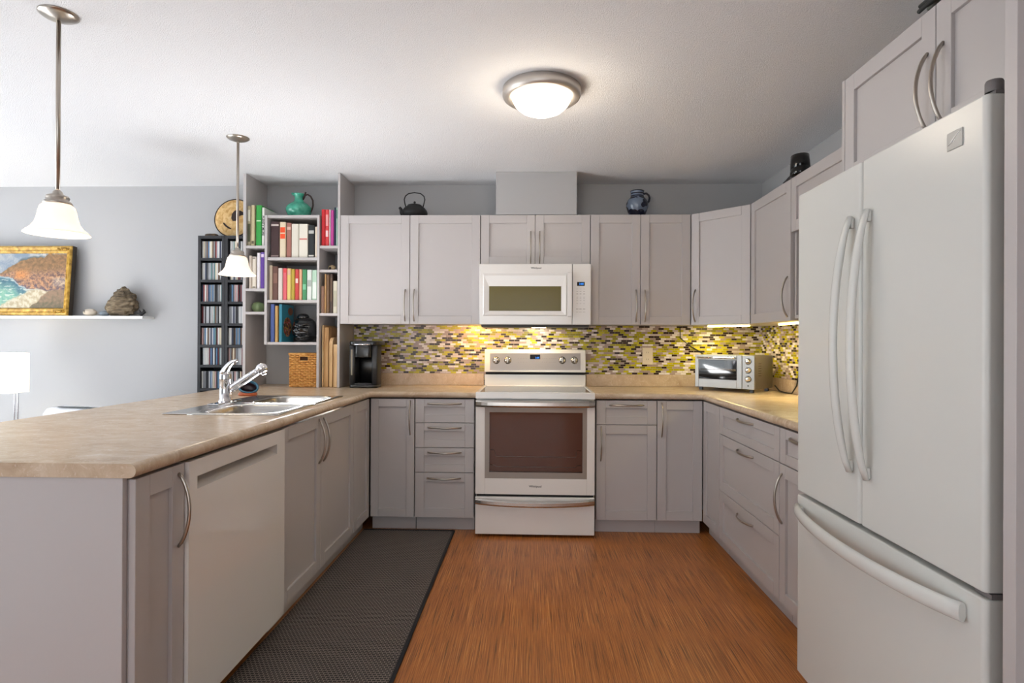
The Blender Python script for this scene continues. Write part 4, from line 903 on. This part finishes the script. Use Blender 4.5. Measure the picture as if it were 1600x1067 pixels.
q = at(995.5, 335, 'y', -0.20); jx, jy, jz = q.x, -0.20, UT + .0008
t = thing('stoneware_jug', 'dark blue and grey patterned jug on the wall cabinets right of the duct', 'jug', (jx, jy, jz))
SG = mat('blue_grey_glaze', (92, 106, 128), 0.22, coat=0.3); g = NG(SG); vn = g.n('ShaderNodeTexVoronoi', Scale=17.0); g.l(g.obj, vn.inputs['Vector'])
sx = g.n('ShaderNodeSeparateXYZ'); g.l(g.obj, sx.inputs[0])
band = g.m('GREATER_THAN', g.m('SINE', g.m('MULTIPLY', sx.outputs[2], 330)), 0.1); neck = g.m('GREATER_THAN', sx.outputs[2], 0.150)
spot = g.m('LESS_THAN', vn.outputs['Distance'], 0.58)
mk = g.m('ADD', g.m('MULTIPLY', neck, band), g.m('MULTIPLY', g.m('SUBTRACT', 1.0, neck), spot))
g.l(g.mix(mk, (104, 116, 134), (16, 20, 44)), g.b.inputs['Base Color'])
MB().lathe([(0, 0), (0.050, 0), (0.056, 0.02), (0.068, 0.050), (0.078, 0.082), (0.078, 0.106), (0.066, 0.132), (0.050, 0.148), (0.046, 0.16), (0.046, 0.186), (0.050, 0.196), (0.046, 0.197), (0.040, 0.18)], (jx, jy, jz), 40).build('body', SG, t)
b = MB(); b.tube([(jx + a, jy, jz + c) for a, c in [(.044, .176), (.064, .180), (.082, .166), (.088, .146), (.084, .124), (.072, .108)]], .0075, 10, up=(0, 1, 0)); b.build('handle', mat('navy_glaze', (24, 26, 42), 0.3), t)

OX = 1.432
t = thing('dark_ornament', 'black boot-like ornament with a sweeping foot on the right wall cabinets', 'ornament', (OX, at(1251, 262, 'x', OX).y, UT + .001))
b = MB(); pts = [at(u, v, 'x', OX) for u, v in ((1250, 243.5), (1250.3, 252), (1250.5, 261), (1249, 267), (1244.5, 270), (1239, 274.5), (1232, 280), (1224, 286))]
r0 = abs(at(1257, 250, 'x', OX).y - at(1244, 250, 'x', OX).y) / 2
b.tube(pts, [r0 * .93, r0 * .97, r0 * 1.02, r0 * .98, r0 * .52, r0 * .30, r0 * .18, .003], 20, up=(1, 0, 0)); b.build('body', BLKGLASS, t)
yb_ = at(1251, 262, 'x', OX).y; MB().lathe([(0, 0), (r0 * 1.06, 0), (r0 * 1.06, 0.03), (r0 * .9, 0.055)], (OX, yb_, UT + .0008), 24).build('base', BLKGLASS, t)
t = thing('stick_bundle', 'bundle of dark grey sticks lying on top of the cabinet over the fridge', 'bundle', (1.18, -2.80, 2.19))
TW = mat('dark_stick', (44, 48, 48), 0.6); TW2 = mat('grey_stick', (104, 108, 104), 0.6)
rr_ = random.Random(3)
for i in range(16):
    x = 1.145 + rr_.random() * .10; z = 2.194 + (i % 4) * .017; y0 = -2.635 - rr_.random() * .03; y1 = y0 - .33
    b = MB(); b.tube([(x, y0, z), (x + rr_.uniform(-.01, .02), (y0 + y1) / 2, z + .004), (x + .01, y1, z)], .0065, 7, up=(0, 0, 1)); b.build('stick', TW if i % 3 else TW2, t)
b = MB(); b.tube([(1.215, -2.58, 2.199), (1.16, -2.66, 2.199)], .004, 6); b.build('stick', TW, t)

# ------------------------------------------------------------------ disc shelves and their disc cases
TF, TB = -0.200, -0.012
CDZ = [at(330, v, 'y', TF).z for v in (403, 437, 471, 505, 538.6, 570, 606.6)]
TOP = 2.013
def tower(x0, x1, label):
    t = thing('disc_tower', label, 'shelf', ((x0 + x1) / 2, -0.1, 0))
    MB().box(x0, x0 + .0225, TF, TB, 0.001, TOP).build('side_panel', TOWER, t, bevel=0.001, seg=1)
    MB().box(x1 - .0225, x1, TF, TB, 0.001, TOP).build('side_panel', TOWER, t, bevel=0.001, seg=1)
    MB().box(x0 + .0227, x1 - .0227, TB - .006, TB, 0.001, TOP).build('back_board', TOWER, t)
    MB().box(x0 + .0227, x1 - .0227, TF, TB - .0063, TOP - .022, TOP).build('top_board', TOWER, t)
    for z in CDZ + [0.72, 0.55, 0.38, 0.21, 0.06]: MB().box(x0 + .0227, x1 - .0227, TF, TB - .0063, z - .019, z).build('shelf', TOWER, t)
    return t
tower(-2.4515, -2.2505, 'left of two tall black disc shelf towers against the grey wall')
tower(-2.2500, -2.0495, 'right black disc shelf tower, partly hidden by the grey bookshelf')
PAL = [('white', (206, 206, 204)), ('grey', (128, 130, 134)), ('black', (32, 32, 36)), ('navy', (52, 60, 84)), ('blue', (82, 116, 148)), ('cream', (206, 196, 172)), ('maroon', (104, 48, 52)), ('pink', (186, 150, 148)), ('teal', (96, 126, 128)), ('brown', (110, 86, 68)), ('silver', (172, 174, 178)), ('red', (150, 74, 70))]
PW = [9, 7, 6, 4, 3, 5, 3, 2, 2, 3, 7, 1]
CDM = {}
for nm, c in PAL:
    o = MB().box(-0.0050, 0.0050, 0, 0.138, 0, 0.124).build('disc_case', mat('disc_case_' + nm, c, 0.3)); CDM[nm] = o
ORD = ['first', 'second', 'third', 'fourth', 'fifth', 'sixth', 'seventh', 'eighth', 'ninth', 'tenth', 'eleventh', 'twelfth', 'thirteenth', 'fourteenth', 'fifteenth']
used = set(); rc = random.Random(21)
for side, xa, n in (('left', -2.4285 + .0065, 14), ('right', -2.2275 + .0065, 12)):
    for r, z in enumerate(CDZ):
        for i in range(n):
            nm = rc.choices([p[0] for p in PAL], PW)[0]; o = CDM[nm]
            if nm in used: o = o.copy(); COL.objects.link(o)
            used.add(nm)
            o.location = (xa + i * .01085, TF + .012 + rc.random() * .006, z + .0006)
            tag(o, '%s-spined disc case, %s from the left on the %s row of the %s black tower' % (nm, ORD[i], ORD[r], side), 'disc case', 'disc cases in the %s black tower' % side)
for nm in list(CDM):
    if nm not in used: bpy.data.objects.remove(CDM[nm])

# round straw disc leaning on the wall
ctr = Vector((-2.246, -0.075, TOP + 0.1545)); tilt = Matrix.Translation(ctr) @ Matrix.Rotation(math.radians(90 - 10), 4, 'X') @ Matrix.Diagonal((1.06, 1.06, 1, 1))
t = thing('straw_disc', 'round tan straw disc with dark rim and markings leaning above the black towers', 'ornament', (ctr.x, -0.13, TOP))
MB().lathe([(0.138, 0), (0.130, 0.005), (0.09, 0.010), (0.05, 0.016), (0, 0.018), (0, 0.012), (0.05, 0.010), (0.13, -0.003), (0.138, -.002)], (0, 0, 0), 48, m=tilt).build('disc', STRAW, t)
b = MB(); b.tube([tilt @ Vector((0.140 * math.cos(2 * PI * i / 48), 0.140 * math.sin(2 * PI * i / 48), 0)) for i in range(49)], 0.0042, 8, up=(0.01, 1, 0.3)); b.build('dark_rim', mat('disc_rim', (46, 34, 28), 0.7), t)
DM = mat('disc_marking', (40, 24, 20), 0.7)
def patch(name, pts, th):
    m_ = MB(); n = len(pts)
    def P(x, y, h): 
        r = math.hypot(x, y); z = 0.018 - 0.13 * r * r / .138 - .02 * r; return tilt @ Vector((x, y, z + h))
    m_.add([P(x, y, 0.001) for x, y in pts] + [P(x, y, th) for x, y in pts], [tuple(range(n - 1, -1, -1)), tuple(range(n, 2 * n))] + [(i, (i + 1) % n, n + (i + 1) % n, n + i) for i in range(n)]); return m_.build(name, DM, t)
cr = [(-.072 + .0, -.038), (-.062, -.055), (-.046, -.071), (-.026, -.083), (-.008, -.088), (-.010, -.080), (-.028, -.070), (-.046, -.056), (-.060, -.042)]
patch('dark_marking', cr, .007)
patch('dark_marking', [(.030, .050), (.050, .048), (.072, .036), (.090, .022), (.080, .020), (.056, .014), (.036, .004), (.030, -.018), (.020, -.028), (.002, -.028), (-.008, -.010), (-.006, .020), (.006, .042), (.018, .050)], .009)
q = at(331, 366, 'y', -.13)
t = thing('wood_slab', 'small dark wooden slab lying on top of the left black tower', 'ornament', (q.x, -0.13, TOP))
b = MB()
def slab(i, j):
    a = 2 * PI * i; e = lerp(-PI / 2, PI / 2, j); k = 1 + .15 * noise.noise(Vector((math.cos(a) * 2, math.sin(a) * 2, j * 2)))
    return (q.x + .050 * math.cos(a) * abs(math.cos(e)) ** .4 * k, -0.13 + .03 * math.sin(a) * abs(math.cos(e)) ** .4 * k, TOP + .0125 + .012 * math.copysign(abs(math.sin(e)) ** .6, math.sin(e)))
b.grid(slab, 32, 14); b.build('slab', SLAB, t)
MB().box(q.x - .03, q.x + .03, -.14, -.12, TOP + .024, TOP + .026).build('bark_strip', mat('bark', (150, 120, 84), 0.8), t)

# ------------------------------------------------------------------ wall ledge, painting, stones
LZ = at(150, 493.5, 'y', -.14).z; LZB = at(150, 497.6, 'y', -.14).z
tag(MB().box(-5.4, -2.905, -0.14, -0.002, LZB, LZ).build('wall_ledge', TRIMW, bevel=0.001, seg=1), 'long thin white picture ledge on the grey wall', 'shelf')
pr = at(106, 492, 'y', -0.122).x; ptop = at(113, 384, 'y', -0.083).z; H_ = (ptop - LZ) * 1.003; lean = math.radians(4.6); PWID = 0.92
t = thing('framed_painting', 'gilt-framed coastal painting leaning on the white wall ledge', 'painting', (pr - PWID / 2, -0.122, LZ + .0005))
TM = Matrix.Translation((pr, -0.122, LZ + .0012)) @ Matrix.Rotation(-lean, 4, 'X')
FW = 0.052
def fbar(x0, x1, z0, z1, along):
    pass
b = MB()                                        # moulded frame, swept around the four mitred sides
prof = [(0, 0.004), (0.004, -0.006), (0.014, -0.012), (0.022, -0.008), (0.030, -0.004), (0.040, -0.007), (0.047, -0.004), (0.052, 0.006)]
cor = [(-PWID, 0, 1, 1), (0, 0, -1, 1), (0, H_, -1, -1), (-PWID, H_, 1, -1)]
vs = []
for x, z, dx, dz in cor:
    for d, y in prof: vs.append(TM @ Vector((x + dx * d * (0.78 if True else 1), y, z + dz * d * 1.12)))
n = len(prof)
b.add(vs, [(c * n + k, ((c + 1) % 4) * n + k, ((c + 1) % 4) * n + k + 1, c * n + k + 1) for c in range(4) for k in range(n - 1)])
fr = b.build('gilt_frame', GOLD, t)
BKF = mat('frame_side', (58, 48, 38), 0.6)
MB().box(-PWID + .0005, -.0005, 0.0062, 0.046, 0.0005, H_ - .0005, m=TM).build('frame_back', BKF, t)
for z0_, sg in ((0.030, 1), (H_ - .030, -1)):      # carved corner scrolls on the visible end
    for k in range(4):
        b = MB(); b.tube([TM @ Vector((-.020 - .022 * k, -.013, z0_ + .012 * math.sin(k * 2))), TM @ Vector((-.034 - .022 * k, -.017, z0_ - .010 * math.sin(k * 2 + 1))), TM @ Vector((-.040 - .022 * k, -.012, z0_ + .008))], .0045, 6, up=(0, 1, 0)); b.build('corner_scroll', GOLD, fr)
# canvas: brushwork as coloured dabs
cx0, cx1, cz0, cz1 = -PWID + .041, -.041, .059, H_ - .059
NX, NZ = 280, 160
me = bpy.data.meshes.new('canvas'); vs = []; fs = []; cols = []
inv = wm(t).inverted()
for j in range(NZ + 1):
    for i in range(NX + 1): vs.append(tuple(inv @ TM @ Vector((lerp(cx0, cx1, i / NX), 0.0050, lerp(cz0, cz1, j / NZ)))))
def fb(x, y, s, sd=0): return noise.fractal(Vector((x * s + sd, y * s + sd * 2.3, sd)), 0.9, 2.0, 5)
def blend(a, c, k): k = max(0, min(1, k)); return tuple(lerp(p_, q_, k) for p_, q_ in zip(a, c))
def pl_(pts, x):
    for (x0, y0), (x1, y1) in zip(pts, pts[1:]):
        if x <= x1: return lerp(y0, y1, max(0, (x - x0) / (x1 - x0)))
    return pts[-1][1]
HILL = [(0, .0), (.34, .0), (.41, .07), (.62, .07), (.87, .14), (1.05, .25), (1.25, .37), (1.5, .40)]
SHORE = [(0, .65), (.35, .69), (.46, .65), (.69, .65), (.86, .58), (.98, .46), (1.25, .41), (1.5, .40)]
FTOP = [(0, .60), (.62, .66), (.83, .77), (1.17, .94), (1.3, 1.05)]
FBOT = [(0, .60), (.33, .70), (.49, .87), (.63, .985), (.75, 1.1)]
def sm(e0, e1, x): t_ = max(0, min(1, (x - e0) / (e1 - e0))); return t_ * t_ * (3 - 2 * t_)
def paint(X, Y):
    """X: 0 at the right edge of the canvas, growing to the left; Y: 0 top, 1 bottom (X in canvas heights)"""
    X += .022 * fb(X, Y, 8, 1); Y += .022 * fb(X, Y, 8, 2); nz = fb(X, Y, 17, 3); nb = fb(X, Y, 5, 4); nf = fb(X * 1.5, Y, 34, 6)
    h, sh = pl_(HILL, X), pl_(SHORE, X)
    sky = blend((136, 154, 172), (184, 188, 192), .45 + nb + .4 * nf)
    sky = blend(sky, (214, 212, 210), sm(.4, .7, .5 + nz) * sm(.8, .4, X)); sky = blend(sky, (92, 108, 114), sm(.05, .0, abs(Y - h)) * sm(.35, .5, X) * sm(1.0, .85, X))
    k = (Y - h) / max(.06, sh - h)
    cl = blend((128, 100, 66), (170, 126, 82), .5 + nz)
    cl = blend(cl, blend((204, 150, 108), (120, 92, 84), .45 + nz * 1.3), sm(.35, .6, k))
    cl = blend(cl, (222, 146, 78), sm(.20, .04, abs(X - .84)) * sm(.14, .02, abs(Y - .39)) * .9)
    cl = blend(cl, blend((214, 190, 162), (146, 128, 128), .45 + nz), sm(.20, .08, abs(X - .10)) * sm(.12, .04, abs(Y - .52)))
    cl = blend(cl, (92, 82, 104), sm(.80, 1.0, k) * (.55 + nz)); cl = blend(cl, (84, 66, 58), sm(.18, .5, nf) * .5 * sm(.2, .5, k)); cl = blend(cl, (222, 184, 142), sm(.2, .5, -nf) * .4 * sm(.2, .5, k))
    sand = blend((152, 124, 100), (104, 98, 74), sm(.72, 1.0, Y) * .8 + nz * .7)
    foam = blend((218, 210, 186), (186, 172, 142), .45 + nz * 1.2)
    d = Y - sh; sea = blend(blend((62, 104, 126), (82, 128, 144), .5 + nz), blend((112, 172, 158), (150, 196, 170), .5 + nz), sm(.02, .32, d))
    sea = blend(sea, (214, 220, 208), sm(.22, .4, fb(X * .35, Y * 1.6, 15, 9)) * .8); sea = blend(sea, (212, 218, 214), sm(.045, .005, d) * .8)
    lo = blend(sea, foam, sm(-.03, .03, Y - pl_(FTOP, X) * 1.0 if X > .33 else 1)); lo = blend(lo, sand, sm(.03, -.02, pl_(FBOT, X) - Y) if False else sm(-.02, .03, (pl_([(y_, x_) for x_, y_ in FBOT], Y) - X)))
    c = blend(sky, cl, sm(-.012, .012, Y - h)); return blend(c, lo, sm(-.012, .012, d))
for j in range(NZ):
    for i in range(NX): w_1 = NX + 1; fs.append((j * w_1 + i, j * w_1 + i + 1, (j + 1) * w_1 + i + 1, (j + 1) * w_1 + i))
me.from_pydata(vs, [], fs); at_ = me.color_attributes.new('paint', 'FLOAT_COLOR', 'POINT')
for j in range(NZ + 1):
    for i in range(NX + 1): at_.data[j * (NX + 1) + i].color = tuple(k_ * .70 for k_ in lin(paint((1 - i / NX) * (cx1 - cx0) / (cz1 - cz0), 1 - j / NZ))[:3]) + (1,)
PM = mat('oil_paint', (150, 140, 120), 0.55); g = NG(PM); a_ = g.n('ShaderNodeVertexColor'); a_.layer_name = 'paint'; g.l(a_.outputs[0], g.b.inputs['Base Color'])
me.materials.append(PM); o = bpy.data.objects.new('canvas', me); COL.objects.link(o); o.parent = t
SX_ = Matrix()
def rock(name, label, cat, u, w, d, h, y, m, sc, amp, sd, fn=None):
    q = at(u, 493, 'y', y); o = thing(name, label, cat, (q.x, y, LZ)); b = MB()
    def f(i, j):
        a = 2 * PI * i; e = lerp(-PI / 2, PI / 2, j); dv = Vector((math.cos(a) * math.cos(e), math.sin(a) * math.cos(e), math.sin(e)))
        k = 1 + amp * noise.fractal(dv * sc + Vector((sd, sd, 0)), 1, 2, 4); x, z = dv.x * w / 2 * k, h / 2 + dv.z * h / 2 * k
        if fn: x, z = fn(x, z)
        return (q.x + x, y + dv.y * d / 2 * k, LZ + .0006 + max(0, z))
    b.grid(f, 64, 40); b.build('stone' if cat == 'stone' else 'body', m, o); return o, q
o, q = rock('pale_stone', 'cream rounded stone with a small hole beside the painting', 'stone', 141, .098, .07, .055, -.09, mat('cream_stone', (206, 194, 176), .8), 1.5, .08, 2)
MB().lathe([(0.008, 0), (0.006, -.002), (0, -.006)], (q.x - .018, -.1235, LZ + .034), 14, m=Matrix.Rotation(PI / 2, 4, 'X')).build('hole', mat('stone_hole', (110, 100, 90), .9), o)
rock('grey_stone', 'small blue-grey stone between the cream stone and the wood burl', 'stone', 163.5, .078, .06, .04, -.08, mat('bluegrey_stone', (132, 142, 150), .7), 1.5, .06, 5)
def bl(x, z): return x * (1.16 - .9 * max(0, z - .03)) + .012 * math.sin(z * 42), z
def burl(x, z): return (x * (1.12 - 2.3 * max(0, z - .05)) - .01 * math.sin(z * 30), z)
rock('wood_burl', 'rough brown wood burl standing on the wall ledge', 'ornament', 192, .225, .11, .205, -.075, BURL, 2.6, .24, 9, burl)
q = at(221, 493, 'y', -.09); t = thing('dark_figurine', 'tiny black spiky figurine at the right end of the wall ledge', 'ornament', (q.x, -.09, LZ))
b = MB(); b.tube([(q.x, -.09, LZ + .0005), (q.x, -.09, LZ + .018)], .008, 8); b.build('foot', IRON, t)
b = MB(); b.tube([(q.x - .032, -.09, LZ + .022), (q.x - .01, -.09, LZ + .020), (q.x + .014, -.09, LZ + .024), (q.x + .030, -.09, LZ + .034)], [.006, .012, .013, .007], 8, up=(0, 1, 0)); b.build('body', IRON, t)
b = MB(); b.tube([(q.x - .006, -.09, LZ + .028), (q.x - .016, -.09, LZ + .050)], [.007, .002], 8, up=(0, 1, 0)); b.build('spike', IRON, t)
b = MB(); b.tube([(q.x + .014, -.09, LZ + .030), (q.x + .020, -.09, LZ + .046), (q.x + .010, -.09, LZ + .056)], [.008, .007, .002], 8, up=(0, 1, 0)); b.build('spike', IRON, t)

# ------------------------------------------------------------------ living-room lamp and chair behind the peninsula
q = at(14.6, 560, 'y', -.5); lx, ly, ls = q.x, -.5, .165; lz0, lz1 = at(14.6, 615, 'y', -.5).z, at(14.6, 552, 'y', -.5).z
t = thing('standing_lamp', 'glowing square white shade on a chrome stand by the grey wall at the far left', 'lamp', (lx - ls / 2, ly + ls / 2, 0))
b = MB(); e = .002
for x0, x1, y0, y1 in ((lx - ls, lx, ly, ly + e), (lx - ls, lx, ly + ls - e, ly + ls), (lx - ls, lx - ls + e, ly + e, ly + ls - e), (lx - e, lx, ly + e, ly + ls - e)): b.box(x0, x1, y0, y1, lz0, lz1)
b.build('shade', mat('lit_fabric', (252, 246, 232), .8, emit=(255, 244, 222), estr=1.0), t)
for dx in (-.012, .012): MB().lathe([(.005, .02), (.005, lz1 - .03)], (lx - ls / 2 + dx + .06, ly + ls / 2, 0), 12).build('stem', CHROME, t)
MB().box(lx - ls / 2 - .10, lx - ls / 2 + .14, ly + ls / 2 - .1, ly + ls / 2 + .1, .001, .02).build('base', CHROME, t, bevel=.004)
point('standing_lamp_bulb', (lx - ls / 2, ly + ls / 2, (lz0 + lz1) / 2), 11, .03, (1, .88, .7))
zt = at(110, 634, 'y', -.80).z
t = thing('armchair', 'white armchair with a dark top rail showing just above the worktop edge', 'chair', (-2.85, -.6, 0))
UP = mat('white_upholstery', (226, 228, 232), .8)
MB().prism([(-3.07, .36), (-2.64, .36), (-2.64, zt - .035), (-2.66, zt - .013), (-3.00, zt - .002), (-3.035, zt - .012), (-3.06, zt - .045)], -.86, -.74, 'xz').build('backrest', UP, t, bevel=.012, seg=3)
MB().prism([(-2.95, zt - .0015), (-2.62, zt - .013), (-2.62, zt - .008), (-2.78, zt - .0005), (-2.95, zt + .002)], -.87, -.845, 'xz').build('top_rail', mat('dark_rail', (52, 58, 60), .4), t)
MB().box(-3.07, -2.64, -.735, -.20, .30, .46).build('seat', UP, t, bevel=.02, seg=3)
for x in (-3.13, -2.63): MB().box(x, x + .055, -.84, -.2, .22, .62).build('armrest', UP, t, bevel=.012, seg=3)
for x in (-3.10, -2.60):
    for y in (-.80, -.26): MB().tube([(x, y, .001), (x, y, .219)], [.012, .018], 10).build('leg', TOWER, t)
